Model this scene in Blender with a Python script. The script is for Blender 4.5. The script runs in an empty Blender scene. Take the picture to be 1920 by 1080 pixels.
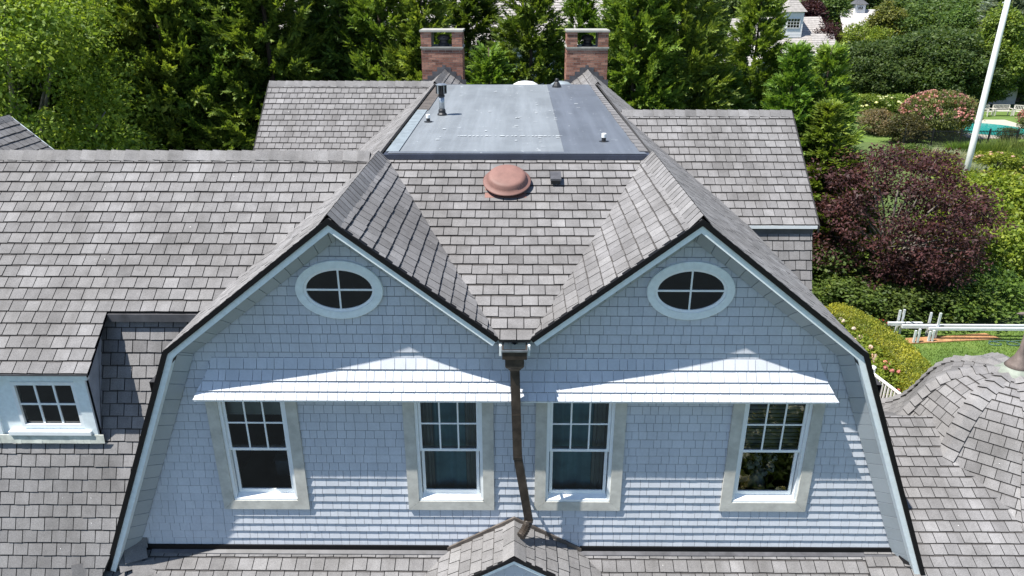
import bpy, math, random
import numpy as np
from mathutils import Vector, Matrix

# ------------------------------------------------------------------ camera, sky, sun, exposure
SC = bpy.context.scene
COL = SC.collection
RAD = math.radians
CAM = Vector((0.0171, -8.6438, 11.585))
PITCH, YAW, ROLL = RAD(22.780), RAD(-0.353), RAD(0.041)
cam_d = bpy.data.cameras.new('camera')
cam_d.sensor_width = 36.0
cam_d.lens = 25.85
cam_d.clip_start = 0.1
cam_d.clip_end = 1200
cam = bpy.data.objects.new('camera', cam_d)
COL.objects.link(cam)
fwd = Vector((math.sin(YAW) * math.cos(PITCH), math.cos(YAW) * math.cos(PITCH), -math.sin(PITCH)))
right = Vector((math.cos(YAW), -math.sin(YAW), 0))
upv = right.cross(fwd)
M = Matrix((right, upv, -fwd)).transposed().to_4x4()
M = M @ Matrix.Rotation(ROLL, 4, 'Z')
M.translation = CAM
cam.matrix_world = M
SC.camera = cam

LIGHT = Vector((0.474, 0.19, -1.0)).normalized()     # the way sunlight travels
world = bpy.data.worlds.new('World')
SC.world = world
world.use_nodes = True
nt = world.node_tree
bg = nt.nodes['Background']
sky = nt.nodes.new('ShaderNodeTexSky')
sky.sky_type = 'NISHITA'
sky.sun_disc = False
sky.sun_elevation = math.asin(-LIGHT.z)
sky.sun_rotation = math.atan2(-LIGHT.x, -LIGHT.y)
sky.air_density = 1.0
sky.dust_density = 0.3
sky.ozone_density = 3.0
nt.links.new(sky.outputs[0], bg.inputs[0])
bg.inputs[1].default_value = 0.092
sun_d = bpy.data.lights.new('sun', 'SUN')
sun_d.energy = 5.0
sun_d.angle = RAD(0.53)
sun_d.color = (1.0, 0.955, 0.88)
sun = bpy.data.objects.new('sun', sun_d)
COL.objects.link(sun)
sun.rotation_euler = LIGHT.to_track_quat('-Z', 'Y').to_euler()
sun.location = (-30, -12, 60)
SC.view_settings.view_transform = 'Standard'
SC.view_settings.look = 'None'
SC.view_settings.gamma = 1.0
SC.view_settings.exposure = 0.88
SC.cycles.max_bounces = 8
SC.cycles.diffuse_bounces = 3
SC.cycles.glossy_bounces = 3
SC.cycles.transparent_max_bounces = 8
SC.cycles.transmission_bounces = 4
SC.cycles.caustics_reflective = False
SC.cycles.caustics_refractive = False

# ------------------------------------------------------------------ materials
MAT = {}

def new_mat(name):
    m = bpy.data.materials.new(name)
    m.use_nodes = True
    MAT[name] = m
    return m, m.node_tree, m.node_tree.nodes['Principled BSDF']

def node(t, typ, **kw):
    n = t.nodes.new(typ)
    for k, v in kw.items():
        setattr(n, k, v)
    return n

def noise(t, scale, detail=4, rough=0.6, coord=None, dim='Object'):
    n = node(t, 'ShaderNodeTexNoise')
    n.inputs['Scale'].default_value = scale
    n.inputs['Detail'].default_value = detail
    n.inputs['Roughness'].default_value = rough
    if coord is None:
        coord = node(t, 'ShaderNodeTexCoord').outputs[dim]
    t.links.new(coord, n.inputs['Vector'])
    return n

def ramp(t, fac, stops):
    r = node(t, 'ShaderNodeValToRGB')
    el = r.color_ramp.elements
    while len(el) < len(stops):
        el.new(0.5)
    for e, (p, c) in zip(el, stops):
        e.position = p
        e.color = (c[0], c[1], c[2], 1)
    t.links.new(fac, r.inputs[0])
    return r.outputs[0]

def mix(t, a, b, fac, mode='MIX'):
    m = node(t, 'ShaderNodeMix', data_type='RGBA', blend_type=mode)
    for s, v in ((m.inputs[6], a), (m.inputs[7], b)):
        if isinstance(v, (tuple, list)):
            s.default_value = (v[0], v[1], v[2], 1)
        else:
            t.links.new(v, s)
    if isinstance(fac, (int, float)):
        m.inputs[0].default_value = fac
    else:
        t.links.new(fac, m.inputs[0])
    return m.outputs[2]

def bump(t, p, h, strength=0.4, dist=0.01):
    b = node(t, 'ShaderNodeBump')
    b.inputs['Strength'].default_value = strength
    b.inputs['Distance'].default_value = dist
    t.links.new(h, b.inputs['Height'])
    t.links.new(b.outputs[0], p.inputs['Normal'])

def simple(name, col, rough=0.6, metal=0.0, var=0.12, scale=6.0, spec=0.5, bmp=0.0, bscale=60):
    m, t, p = new_mat(name)
    n = noise(t, scale, 5)
    c = ramp(t, n.outputs[0], [(0.3, [x * (1 - var) for x in col]), (0.7, [min(1, x * (1 + var)) for x in col])])
    t.links.new(c, p.inputs['Base Color'])
    p.inputs['Roughness'].default_value = rough
    p.inputs['Metallic'].default_value = metal
    p.inputs['Specular IOR Level'].default_value = spec
    if bmp:
        n2 = noise(t, bscale, 4)
        bump(t, p, n2.outputs[0], bmp, 0.004)
    return m

def tone_mat(name, lo, mid, hi, rough, grain, gscale, stain=0.0, bmp=0.3):
    """pieces carry a 0..1 'tone' of their own: weathering differs from piece to piece"""
    m, t, p = new_mat(name)
    at = node(t, 'ShaderNodeAttribute', attribute_name='tone')
    c = ramp(t, at.outputs['Fac'], [(0.0, lo), (0.5, mid), (1.0, hi)])
    tc = node(t, 'ShaderNodeNewGeometry').outputs['Position']
    g = noise(t, gscale, 3, 0.75, tc)
    gr = ramp(t, g.outputs[0], [(0.3, (1 - grain,) * 3), (0.7, (1 + grain * 0.6,) * 3)])
    c = mix(t, c, gr, 1.0, 'MULTIPLY')
    if stain:
        s = noise(t, 0.9, 4, 0.6, tc)
        sr = ramp(t, s.outputs[0], [(0.35, (1 - stain, 1 - stain * 1.05, 1 - stain * 1.15)), (0.65, (1 + stain * .5,) * 3)])
        c = mix(t, c, sr, 1.0, 'MULTIPLY')
        s2 = noise(t, 6.0, 4, 0.6, tc)
        sr2 = ramp(t, s2.outputs[0], [(0.3, (1 - stain * .8,) * 3), (0.7, (1 + stain * .6,) * 3)])
        c = mix(t, c, sr2, 1.0, 'MULTIPLY')
        mp = node(t, 'ShaderNodeMapping')
        mp.inputs['Scale'].default_value = (2.6, 0.22, 0.22) if stain > .12 else (3.5, 3.5, 0.3)
        t.links.new(tc, mp.inputs[0])
        s3 = noise(t, 1.0, 4, 0.65, mp.outputs[0])
        sr3 = ramp(t, s3.outputs[0], [(0.32, (1 - stain, 1 - stain * 1.02, 1 - stain * 1.08)), (0.62, (1 + stain * .4,) * 3)])
        c = mix(t, c, sr3, 1.0, 'MULTIPLY')
    t.links.new(c, p.inputs['Base Color'])
    p.inputs['Roughness'].default_value = rough
    p.inputs['Specular IOR Level'].default_value = 0.25
    if bmp:
        bump(t, p, g.outputs[0], bmp, 0.004)
    return m

tone_mat('asphalt_granule', (0.154, 0.151, 0.154), (0.211, 0.207, 0.211), (0.270, 0.266, 0.270), 0.95, 0.34, 80, 0.16, 0.5)
simple('asphalt_edge', (0.03, 0.029, 0.03), 0.95)
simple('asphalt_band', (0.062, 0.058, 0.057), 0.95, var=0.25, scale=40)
simple('felt_and_lap_shade', (0.15, 0.17, 0.21), 0.9)  # backing felt, also the shadow line coloured onto wall shingles
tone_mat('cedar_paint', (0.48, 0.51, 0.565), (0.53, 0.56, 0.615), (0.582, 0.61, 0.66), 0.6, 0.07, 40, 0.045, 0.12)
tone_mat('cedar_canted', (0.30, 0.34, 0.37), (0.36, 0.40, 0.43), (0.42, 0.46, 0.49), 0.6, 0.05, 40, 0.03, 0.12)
simple('white_paint', (0.83, 0.86, 0.87), 0.45, var=0.05, scale=9, bmp=0.05)
simple('trim_paint', (0.76, 0.83, 0.85), 0.5, var=0.08, scale=14, bmp=0.08)
simple('drip_edge', (0.006, 0.006, 0.007), 0.6, var=0.3, scale=20, spec=0.2)
simple('casing_wood', (0.48, 0.475, 0.435), 0.75, var=0.17, scale=7, bmp=0.3, bscale=30)
simple('copper_brown', (0.060, 0.047, 0.037), 0.48, metal=0.35, var=0.5, scale=7, bmp=0.1)
simple('black_vent', (0.014, 0.015, 0.018), 0.5, var=0.3)
simple('galvanised', (0.42, 0.45, 0.48), 0.38, metal=0.8, var=0.25, scale=10)
simple('metal_flashing', (0.30, 0.345, 0.37), 0.45, metal=0.3, var=0.2, scale=5)
simple('lead_flashing', (0.075, 0.075, 0.083), 0.55, var=0.35, scale=5)
simple('membrane_flashing', (0.025, 0.027, 0.034), 0.5, var=0.3, scale=5)
simple('brown_flashing', (0.115, 0.098, 0.085), 0.6, metal=0.2, var=0.4, scale=5)
simple('terracotta_paint', (0.20, 0.105, 0.087), 0.65, var=0.18, scale=5, bmp=0.04)
simple('bluestone', (0.30, 0.30, 0.275), 0.8, var=0.2, scale=6, bmp=0.3)
simple('mortar', (0.36, 0.31, 0.27), 0.9, var=0.2, scale=20)
tone_mat('brick_clay', (0.17, 0.085, 0.065), (0.30, 0.145, 0.105), (0.42, 0.235, 0.175), 0.9, 0.25, 45, 0.1, 0.5)
simple('dark_room', (0.03, 0.03, 0.034), 0.9)
simple('teal_room', (0.10, 0.15, 0.165), 0.9)
simple('teal_reflection_fabric', (0.30, 0.55, 0.66), 0.9, var=0.2, scale=3)  # teal stands in for the reflections in the middle panes
simple('linen', (0.55, 0.56, 0.55), 0.85, var=0.1, scale=5)
simple('dark_fabric', (0.055, 0.055, 0.065), 0.9)
simple('wood_floor', (0.026, 0.027, 0.03), 0.6, var=0.2)
simple('white_plastic', (0.78, 0.78, 0.76), 0.4, var=0.05)
simple('flagpole_paint', (0.90, 0.90, 0.89), 0.4, var=0.05)
simple('teak', (0.56, 0.53, 0.47), 0.8, var=0.2, scale=12)
simple('cheek_metal', (0.42, 0.46, 0.52), 0.55, var=0.15, scale=5, bmp=0.4, bscale=9)
simple('apron_lead', (0.50, 0.52, 0.47), 0.6, var=0.3, scale=8)
simple('patina', (0.20, 0.225, 0.19), 0.7, var=0.3, scale=9)
simple('weathered_copper', (0.17, 0.135, 0.12), 0.65, metal=0.2, var=0.3, scale=9)

def glass_mat(name, tint, refl_rough=0.02):
    m, t, p = new_mat(name)
    t.nodes.remove(p)
    out = t.nodes['Material Output']
    tr = node(t, 'ShaderNodeBsdfTransparent')
    tr.inputs[0].default_value = (*tint, 1)
    gl = node(t, 'ShaderNodeBsdfGlossy')
    gl.inputs['Roughness'].default_value = refl_rough
    fr = node(t, 'ShaderNodeFresnel')
    fr.inputs[0].default_value = 1.85
    wv = noise(t, 2.6, 2)
    bp = node(t, 'ShaderNodeBump')
    bp.inputs['Strength'].default_value = 0.10
    bp.inputs['Distance'].default_value = 0.02
    t.links.new(wv.outputs[0], bp.inputs['Height'])
    t.links.new(bp.outputs[0], gl.inputs['Normal'])
    ms = node(t, 'ShaderNodeMixShader')
    t.links.new(fr.outputs[0], ms.inputs[0])
    t.links.new(tr.outputs[0], ms.inputs[1])
    t.links.new(gl.outputs[0], ms.inputs[2])
    t.links.new(ms.outputs[0], out.inputs[0])
    return m
glass_mat('window_glass', (0.62, 0.68, 0.68))
m, t, p = new_mat('dark_glass')
p.inputs['Base Color'].default_value = (0.006, 0.007, 0.007, 1)
p.inputs['Roughness'].default_value = 0.03
p.inputs['IOR'].default_value = 1.75
wv = noise(t, 2.6, 2)
bump(t, p, wv.outputs[0], 0.10, 0.02)

# flat roof: rubber membrane, weathered to a chalky blue grey
def membrane(name, col, chalk):
    m, t, p = new_mat(name)
    tc = node(t, 'ShaderNodeTexCoord').outputs['Object']
    n = noise(t, 1.3, 5, 0.6, tc)
    c = ramp(t, n.outputs[0], [(0.3, [x * 0.86 for x in col]), (0.7, [x * 1.13 for x in col])])
    mp = node(t, 'ShaderNodeMapping')
    mp.inputs['Scale'].default_value = (2.2, 0.12, 1)
    t.links.new(tc, mp.inputs[0])
    st = noise(t, 1.6, 4, 0.6, mp.outputs[0])
    sm = ramp(t, st.outputs[0], [(0.45, (0, 0, 0)), (0.75, (1, 1, 1))])
    c = mix(t, c, [min(1, x * 1.35) for x in col], sm)
    mp2 = node(t, 'ShaderNodeMapping')
    mp2.inputs['Scale'].default_value = (2.0, 1.3, 1)
    t.links.new(tc, mp2.inputs[0])
    sp = noise(t, 3.2, 6, 0.75, mp2.outputs[0])
    sk = ramp(t, sp.outputs[0], [(0.645, (0, 0, 0)), (0.71, (chalk,) * 3)])
    c = mix(t, c, (0.62, 0.66, 0.68), sk)
    t.links.new(c, p.inputs['Base Color'])
    p.inputs['Roughness'].default_value = 0.55
    bump(t, p, n.outputs[0], 0.15, 0.02)
membrane('membrane_light', (0.170, 0.187, 0.203), 0.75)
membrane('membrane_dark', (0.095, 0.107, 0.128), 0.6)
membrane('membrane_edge', (0.033, 0.04, 0.062), 0.1)

# ------------------------------------------------------------------ mesh helpers
class MB:
    """collects polygons, then becomes ONE mesh object"""
    def __init__(s):
        s.v, s.f, s.m, s.t = [], [], [], []

    def poly(s, pts, mat=0, tone=0.5):
        i = len(s.v)
        s.v.extend([tuple(p) for p in pts])
        s.f.append(list(range(i, i + len(pts))))
        s.m.append(mat)
        s.t.append(tone)

    def mesh(s, vs, fs, mat=0, tone=0.5):
        i = len(s.v)
        s.v.extend([tuple(p) for p in vs])
        for f in fs:
            s.f.append([i + k for k in f])
            s.m.append(mat)
            s.t.append(tone)

    def box(s, x0, x1, y0, y1, z0, z1, mat=0, tone=0.5):
        vs = [(x0, y0, z0), (x1, y0, z0), (x1, y1, z0), (x0, y1, z0), (x0, y0, z1), (x1, y0, z1), (x1, y1, z1), (x0, y1, z1)]
        s.mesh(vs, BOXF, mat, tone)

    def bar(s, a, b, w, h, mat=0, up=(0, 0, 1), tone=0.5):
        """box of section w (side) x h (up) from a to b"""
        a, b = Vector(a), Vector(b)
        d = (b - a).normalized()
        sd = d.cross(Vector(up))
        if sd.length < 1e-4:
            sd = d.cross(Vector((0, 1, 0)))
        sd.normalize()
        u = sd.cross(d)
        vs = []
        for q in (a, b):
            for i, j in ((-1, -1), (1, -1), (1, 1), (-1, 1)):
                vs.append(q + sd * (w / 2 * i) + u * (h / 2 * j))
        s.mesh(vs, [(0, 3, 2, 1), (4, 5, 6, 7), (0, 1, 5, 4), (1, 2, 6, 5), (2, 3, 7, 6), (3, 0, 4, 7)], mat, tone)

    def extrude(s, pts, off, mat=0, side=None, tone=0.5):
        """solid between polygon pts and pts+off"""
        off = Vector(off)
        a = [Vector(p) for p in pts]
        b = [p + off for p in a]
        n = len(a)
        side = mat if side is None else side
        s.poly(a, mat, tone)
        s.poly(b[::-1], side, tone)
        for i in range(n):
            j = (i + 1) % n
            s.poly([a[j], a[i], b[i], b[j]], side, tone)

    def tube(s, path, rad, n=8, mat=0, caps=True, tone=0.5):
        path = [Vector(p) for p in path]
        if not isinstance(rad, (list, tuple)):
            rad = [rad] * len(path)
        rings = []
        ref = Vector((0, 0, 1))
        for i, p in enumerate(path):
            d = (path[min(i + 1, len(path) - 1)] - path[max(i - 1, 0)]).normalized()
            a = d.cross(ref)
            if a.length < 0.05:
                a = d.cross(Vector((1, 0, 0)))
            a.normalize()
            b = d.cross(a)
            rings.append([p + (a * math.cos(k * 2 * math.pi / n) + b * math.sin(k * 2 * math.pi / n)) * rad[i] for k in range(n)])
        base = len(s.v)
        for r in rings:
            s.v.extend([tuple(q) for q in r])
        for i in range(len(rings) - 1):
            for k in range(n):
                k2 = (k + 1) % n
                s.f.append([base + i * n + k, base + i * n + k2, base + (i + 1) * n + k2, base + (i + 1) * n + k])
                s.m.append(mat)
                s.t.append(tone)
        if caps:
            s.f.append([base + k for k in range(n)][::-1]); s.m.append(mat); s.t.append(tone)
            s.f.append([base + (len(rings) - 1) * n + k for k in range(n)]); s.m.append(mat); s.t.append(tone)

    def lathe(s, c, prof, n=24, mat=0, sx=1.0, sy=1.0, axis=None, tone=0.5):
        """prof: (radius, height) pairs about a vertical axis at c"""
        c = Vector(c)
        R = Matrix.Identity(3) if axis is None else Vector(axis).normalized().to_track_quat('Z', 'Y').to_matrix()
        base = len(s.v)
        for r, h in prof:
            for k in range(n):
                a = k * 2 * math.pi / n
                s.v.append(tuple(c + R @ Vector((r * sx * math.cos(a), r * sy * math.sin(a), h))))
        for i in range(len(prof) - 1):
            for k in range(n):
                k2 = (k + 1) % n
                s.f.append([base + i * n + k, base + i * n + k2, base + (i + 1) * n + k2, base + (i + 1) * n + k])
                s.m.append(mat)
                s.t.append(tone)
        s.f.append([base + k for k in range(n)][::-1]); s.m.append(mat); s.t.append(tone)
        s.f.append([base + (len(prof) - 1) * n + k for k in range(n)]); s.m.append(mat); s.t.append(tone)

    def build(s, name, mats, parent=None, smooth=False, kind=None, label=None):
        if isinstance(mats, str):
            mats = [mats]
        me = bpy.data.meshes.new(name)
        me.from_pydata(s.v, [], s.f)
        for mm in mats:
            me.materials.append(MAT[mm])
        me.polygons.foreach_set('material_index', s.m)
        if any(abs(q - 0.5) > 1e-6 for q in s.t):
            at = me.attributes.new('tone', 'FLOAT', 'FACE')
            at.data.foreach_set('value', s.t)
        if smooth:
            me.polygons.foreach_set('use_smooth', [True] * len(s.f))
        me.update()
        o = bpy.data.objects.new(name, me)
        COL.objects.link(o)
        if parent:
            o.parent = parent
        if kind:
            o['kind'] = kind
        if label:
            o['label'] = label
        return o
BOXF = [(0, 3, 2, 1), (4, 5, 6, 7), (0, 1, 5, 4), (1, 2, 6, 5), (2, 3, 7, 6), (3, 0, 4, 7)]

def tag(o, label, cat, group=None):
    o['label'] = label
    o['category'] = cat
    if group:
        o['group'] = group
    return o

def thing(name, label, cat, loc=(0, 0, 0), rz=0.0, group=None):
    o = bpy.data.objects.new(name, None)
    o.empty_display_size = 0.3
    COL.objects.link(o)
    o.location = loc
    o.rotation_euler = (0, 0, rz)
    return tag(o, label, cat, group)

def clip_half(poly, a, b, c):
    """keep a*x+b*y <= c"""
    out = []
    n = len(poly)
    for i in range(n):
        p, q = poly[i], poly[(i + 1) % n]
        dp, dq = a * p[0] + b * p[1] - c, a * q[0] + b * q[1] - c
        if dp <= 0:
            out.append(p)
        if (dp < 0 < dq) or (dq < 0 < dp):
            k = dp / (dp - dq)
            out.append((p[0] + (q[0] - p[0]) * k, p[1] + (q[1] - p[1]) * k))
    return out

def clip_convex(poly, region):
    """region counter-clockwise"""
    for i in range(len(region)):
        p, q = region[i], region[(i + 1) % len(region)]
        ex, ey = q[0] - p[0], q[1] - p[1]
        poly = clip_half(poly, ey, -ex, ey * p[0] - ex * p[1])
        if len(poly) < 3:
            return []
    return poly

def area2(poly):
    return 0.5 * sum(poly[i][0] * poly[(i + 1) % len(poly)][1] - poly[(i + 1) % len(poly)][0] * poly[i][1] for i in range(len(poly)))

def ccw(poly):
    return poly if area2(poly) > 0 else poly[::-1]

def minus_rect(poly, r):
    x0, x1, y0, y1 = r
    out = []
    a = clip_half(poly, 1, 0, x0)
    if len(a) > 2: out.append(a)
    b = clip_half(poly, -1, 0, -x1)
    if len(b) > 2: out.append(b)
    mid = clip_half(clip_half(poly, -1, 0, -x0), 1, 0, x1)
    if len(mid) > 2:
        c = clip_half(mid, 0, 1, y0)
        if len(c) > 2: out.append(c)
        d = clip_half(mid, 0, -1, -y1)
        if len(d) > 2: out.append(d)
    return [q for q in out if abs(area2(q)) > 1e-5]

# one shingle = (list of verts, list of (face, material), tone, centre, normal, area)
ROOF_PIECES, WALL_PIECES, CANTED_PIECES = [], [], []
WALL_SHADE_BAND = [0.872]

def slab(poly, t0, e, butt, fmap, tone, dest, edge_mat=1, head=0.0015):
    """a tapered shingle: thick at its lower edge, thin at its head"""
    top, bot = [], []
    for (s, t) in poly:
        k = min(1.0, max(0.0, (t - t0) / e))
        top.append(fmap(s, t, butt * (1 - k) + head))
        bot.append(fmap(s, t, -0.006))
    n = len(poly)
    vs = top + bot
    fs = [(list(range(n)), 0)]
    if dest is ROOF_PIECES or dest is WALL_PIECES:   # dark granule band (roof) / lap shadow put in as colour (wall) under the next course
        tb = t0 + e * (0.885 if dest is ROOF_PIECES else WALL_SHADE_BAND[0])
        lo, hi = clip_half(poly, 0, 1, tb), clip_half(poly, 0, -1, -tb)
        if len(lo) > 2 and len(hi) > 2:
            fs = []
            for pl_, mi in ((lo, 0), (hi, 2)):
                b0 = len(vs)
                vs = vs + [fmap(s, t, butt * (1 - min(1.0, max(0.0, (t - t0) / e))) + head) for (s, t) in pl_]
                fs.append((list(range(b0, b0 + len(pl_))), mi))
    for i in range(n):
        j = (i + 1) % n
        fs.append(([j, i, n + i, n + j], edge_mat))
    c = sum((Vector(q) for q in top), Vector()) / n
    nn = (Vector(top[1]) - Vector(top[0])).cross(Vector(top[2]) - Vector(top[1]))
    if nn.length > 0:
        nn.normalize()
    dest.append((vs, fs, tone, c, nn, abs(area2(poly))))

def courses(region, fmap, rnd, e, w, gap, butt, dest, jitter=0.0, wvar=0.0, holes=(), t_start=None, edge_mat=1, minw=0.03,
            tone_c=0.5, tone_v=0.15, drop=None, s0=None):
    """lay courses of shingles over a convex region (s along the course, t up the slope)"""
    region = ccw(region)
    ss = [q[0] for q in region]
    ts = [q[1] for q in region]
    t = min(ts) if t_start is None else t_start
    row = 0
    while t < max(ts) - 1e-4:
        s = min(ss) - w * (1 + 0.5 * (row % 2)) + rnd.uniform(-.02, .02) if s0 is None else s0 - w * (1 + .5 * (row % 2))
        rowt = rnd.gauss(0, 0.05)
        while s < max(ss):
            ww = w * (1 + rnd.uniform(-wvar, wvar))
            drop_t = rnd.uniform(-jitter, jitter)
            sk = rnd.uniform(-jitter, jitter) * 0.6
            rect = [(s + gap / 2, t + drop_t + sk), (s + ww - gap / 2, t + drop_t - sk), (s + ww - gap / 2, t + e), (s + gap / 2, t + e)]
            s += ww
            pl = clip_convex(rect, region)
            if len(pl) < 3 or abs(area2(pl)) < minw * 0.02:
                continue
            pls = [pl]
            for h in holes:
                pls = [q for p_ in pls for q in minus_rect(p_, h)]
            tone = min(1, max(0, tone_c + rowt + rnd.gauss(0, tone_v)))
            for p_ in pls:
                if abs(area2(p_)) < minw * 0.02:
                    continue
                if drop and drop(sum(q[0] for q in p_) / len(p_), sum(q[1] for q in p_) / len(p_)):
                    continue
                slab(p_, t + drop_t, e, butt * (rnd.uniform(.85, 1.2) if dest is ROOF_PIECES else rnd.uniform(.93, 1.05)), fmap, tone, dest, edge_mat)
        t += e
        row += 1

def plane_map(O, S, T):
    O, S, T = Vector(O), Vector(S).normalized(), Vector(T).normalized()
    N = S.cross(T).normalized()
    return lambda s, t, h: tuple(O + S * s + T * t + N * h)

def to_st(O, S, T, P):
    d = Vector(P) - Vector(O)
    return (d.dot(Vector(S).normalized()), d.dot(Vector(T).normalized()))

BACK = MB()      # deck boards and felt under the shingles
def roof_plane(pts, S, rnd, e=0.193, w=0.21, **kw):
    """pts: convex outline (3-D, planar); S: direction of the courses (eave direction)"""
    P = [Vector(p) for p in pts]
    n = Vector((0, 0, 0))
    for i in range(len(P)):
        n += P[i].cross(P[(i + 1) % len(P)])
    n.normalize()
    if n.z < 0:
        n = -n
    S = Vector(S).normalized()
    T = n.cross(S)
    if T.z < 0:
        S, T = -S, -T
    O = P[0]
    reg = ccw([to_st(O, S, T, q) for q in P])
    BACK.extrude([q - n * 0.006 for q in (P if (P[1] - P[0]).cross(P[2] - P[1]).dot(n) > 0 else P[::-1])], n * -0.03, 0)
    a = dict(gap=0.012, butt=0.017, jitter=0.005, wvar=0.02)
    a.update(kw)
    courses(reg, plane_map(O, S, T), rnd, e, w, dest=ROOF_PIECES, **a)
CAPS = []
def ridge_caps(a, b, nl, nr, rnd, step=0.15, width=0.15, lift=0.03, tone_c=0.55, top=0.02):
    """bent cap shingles along a-b; nl and nr point down the two slopes"""
    a, b = Vector(a), Vector(b)
    L = (b - a).length
    d = (b - a).normalized()
    nl, nr = Vector(nl).normalized(), Vector(nr).normalized()
    k = 0.0
    U = Vector((0, 0, 1))
    while k < L - 0.02:
        p, q = a + d * k, a + d * min(L, k + step * 1.12)
        h0, h1 = lift + rnd.uniform(0, .004), lift * 0.70
        wl, wr = width * rnd.uniform(.95, 1.06), width * rnd.uniform(.95, 1.06)
        vs = []
        for pt, h in ((p, h0), (q, h1)):
            vs += [pt + nl * wl + U * (h - .012), pt + nl * wl * .35 + U * (h + top * .35), pt + U * (h + top * .62), pt + nr * wr * .35 + U * (h + top * .35), pt + nr * wr + U * (h - .012)]
        vs += [pt + U * -0.008 for pt in vs[:5]]
        vs += [pt + U * -0.008 for pt in vs[5:10]]
        fs = [([i, i + 1, 6 + i, 5 + i], 0) for i in range(4)]
        fs += [([11 + i, 10 + i, i + 0, i + 1][::-1], 1) for i in range(4)]
        fs += [([0, 5, 15, 10], 1), ([4, 14, 19, 9][::-1], 1)]
        CAPS.append((vs, fs, min(1, max(0, rnd.gauss(tone_c, .16)))))
        k += step

def piece_object(name, pc, mats, parent):
    vs, fs, tone = pc[0], pc[1], pc[2]
    me = bpy.data.meshes.new(name)
    c = sum((Vector(q) for q in vs), Vector()) / len(vs)
    me.from_pydata([tuple(Vector(q) - c) for q in vs], [], [f for f, _ in fs])
    for mm in mats:
        me.materials.append(MAT[mm])
    me.polygons.foreach_set('material_index', [k for _, k in fs])
    at = me.attributes.new('tone', 'FLOAT', 'FACE')
    at.data.foreach_set('value', [tone] * len(fs))
    o = bpy.data.objects.new(name, me)
    COL.objects.link(o)
    o.parent = parent
    o.location = c
    return o

def seen_area(pc):
    d = pc[3] - CAM
    z = d.dot(fwd)
    if z <= 0.5:
        return 0
    u, v = d.dot(right) / z * 0.718, d.dot(upv) / z * 0.718
    if abs(u) > 0.5 or abs(v) > 0.281:
        return 0
    return pc[5] * max(0.0, -pc[4].dot(d.normalized())) / d.length_squared

def lay(pieces, name, mats, parent, limit=300):
    """the pieces that show largest become objects, the rest one joined part"""
    order = sorted(range(len(pieces)), key=lambda i: -seen_area(pieces[i]))
    for i in order[:limit]:
        piece_object(name, pieces[i], mats, parent)
    mb = MB()
    for i in order[limit:]:
        vs, fs, tone = pieces[i][:3]
        base = len(mb.v)
        mb.v.extend([tuple(q) for q in vs])
        for f, k in fs:
            mb.f.append([base + q for q in f]); mb.m.append(k); mb.t.append(tone)
    if mb.v:
        mb.build(name + '_field', mats, parent, kind='stuff')

# ------------------------------------------------------------------ the house
RND = random.Random(7)
A, ZR, PT = 2.216, 8.968, 0.782          # half spacing of the two ridges, ridge height, pitch
XE, ZE = 4.483, 7.195                    # where the gambrel breaks
XB, ZB = 5.978, 3.595                    # foot of the steep lower slope
OH = -0.33                               # rake overhang in front of the wall
YL, YR_, YB = 3.15, 7.28, 12.0           # ridges of the left, right and rear wings
GROUND = 0.0
house = thing('house', 'grey shingled house with twin blue-grey gables, flat roof deck and two brick chimneys', 'house', (0, 3, 0))
house.location = (0, 0, 0)
roof = BACK   # filled below, built as the part 'roof'

# --- roof slopes
for sg in (-1, 1):
    fy, ry = (YL - 2.26, YL) if sg < 0 else (YR_ - 2.267, YR_)
    yd = (1.0, 0, 0)
    # outer slope in front of the side wing
    roof_plane([(sg * A, OH, ZR), (sg * XE, OH, ZE), (sg * XE, fy, ZE), (sg * A, ry, ZR)], (0, 1, 0), RND)
    if sg < 0:
        roof_plane([(-A, YL, ZR), (-XE, YL + 2.267, ZE), (-XE, YB - 2.267, ZE), (-A, YB, ZR)], (0, 1, 0), RND)
        roof_plane([(-A, YB, ZR), (-XE, YB + 2.267, ZE), (-XE, 15.07, ZE), (-A, 15.07, ZR)], (0, 1, 0), RND)
    else:
        roof_plane([(A, YR_, ZR), (XE, YR_ + 2.267, ZE), (XE, 15.07, ZE), (A, 15.07, ZR)], (0, 1, 0), RND)
    # steep lower slope at the side
    roof_plane([(sg * (XE - .06), OH + .02, ZE - .1), (sg * XB, OH + .02, ZB), (sg * XB, 0.35 if sg < 0 else 4.2, ZB), (sg * (XE - .06), 1.2 if sg < 0 else 5.2, ZE - .1)], (0, 1, 0), RND)
    # inner slope of the gable, down to the valley
    roof_plane([(sg * A, OH, ZR), (sg * .205, OH, 7.395), (sg * 2.09, 3.25, 8.87), (sg * A, 3.25, ZR)], (0, 1, 0), RND)
    # inner slope behind the deck
    roof_plane([(sg * A, 11.9, ZR), (sg * .1, 11.9, ZR - PT * (A - .1)), (sg * .1, 15.07, ZR - PT * (A - .1)), (sg * A, 15.07, ZR)], (0, 1, 0), RND)
# slope between the gables
roof_plane([(-.192, -.36, 7.385), (.192, -.36, 7.385), (2.09, 3.25, 8.868), (-2.09, 3.25, 8.868)], (1, 0, 0), RND, e=0.2)
# left wing
roof_plane([(-15, YL, ZR), (-15, YL - 2.26, ZE), (-XE, YL - 2.26, ZE), (-A, YL, ZR)], (1, 0, 0), RND, e=0.1925, tone_c=0.52)
roof_plane([(-9.2, .89, 7.2005), (-9.2, .13, 6.606), (-5.835, .13, 6.606), (-5.835, .89, 7.2005)], (1, 0, 0), RND, e=0.1935, tone_c=0.52)
roof_plane([(-15, 1.0, 7.1), (-15, -.625, 3.2), (-6.14, -.625, 3.2), (-4.52, 1.0, 7.1)], (1, 0, 0), RND, e=0.184, tone_c=0.42)
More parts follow.
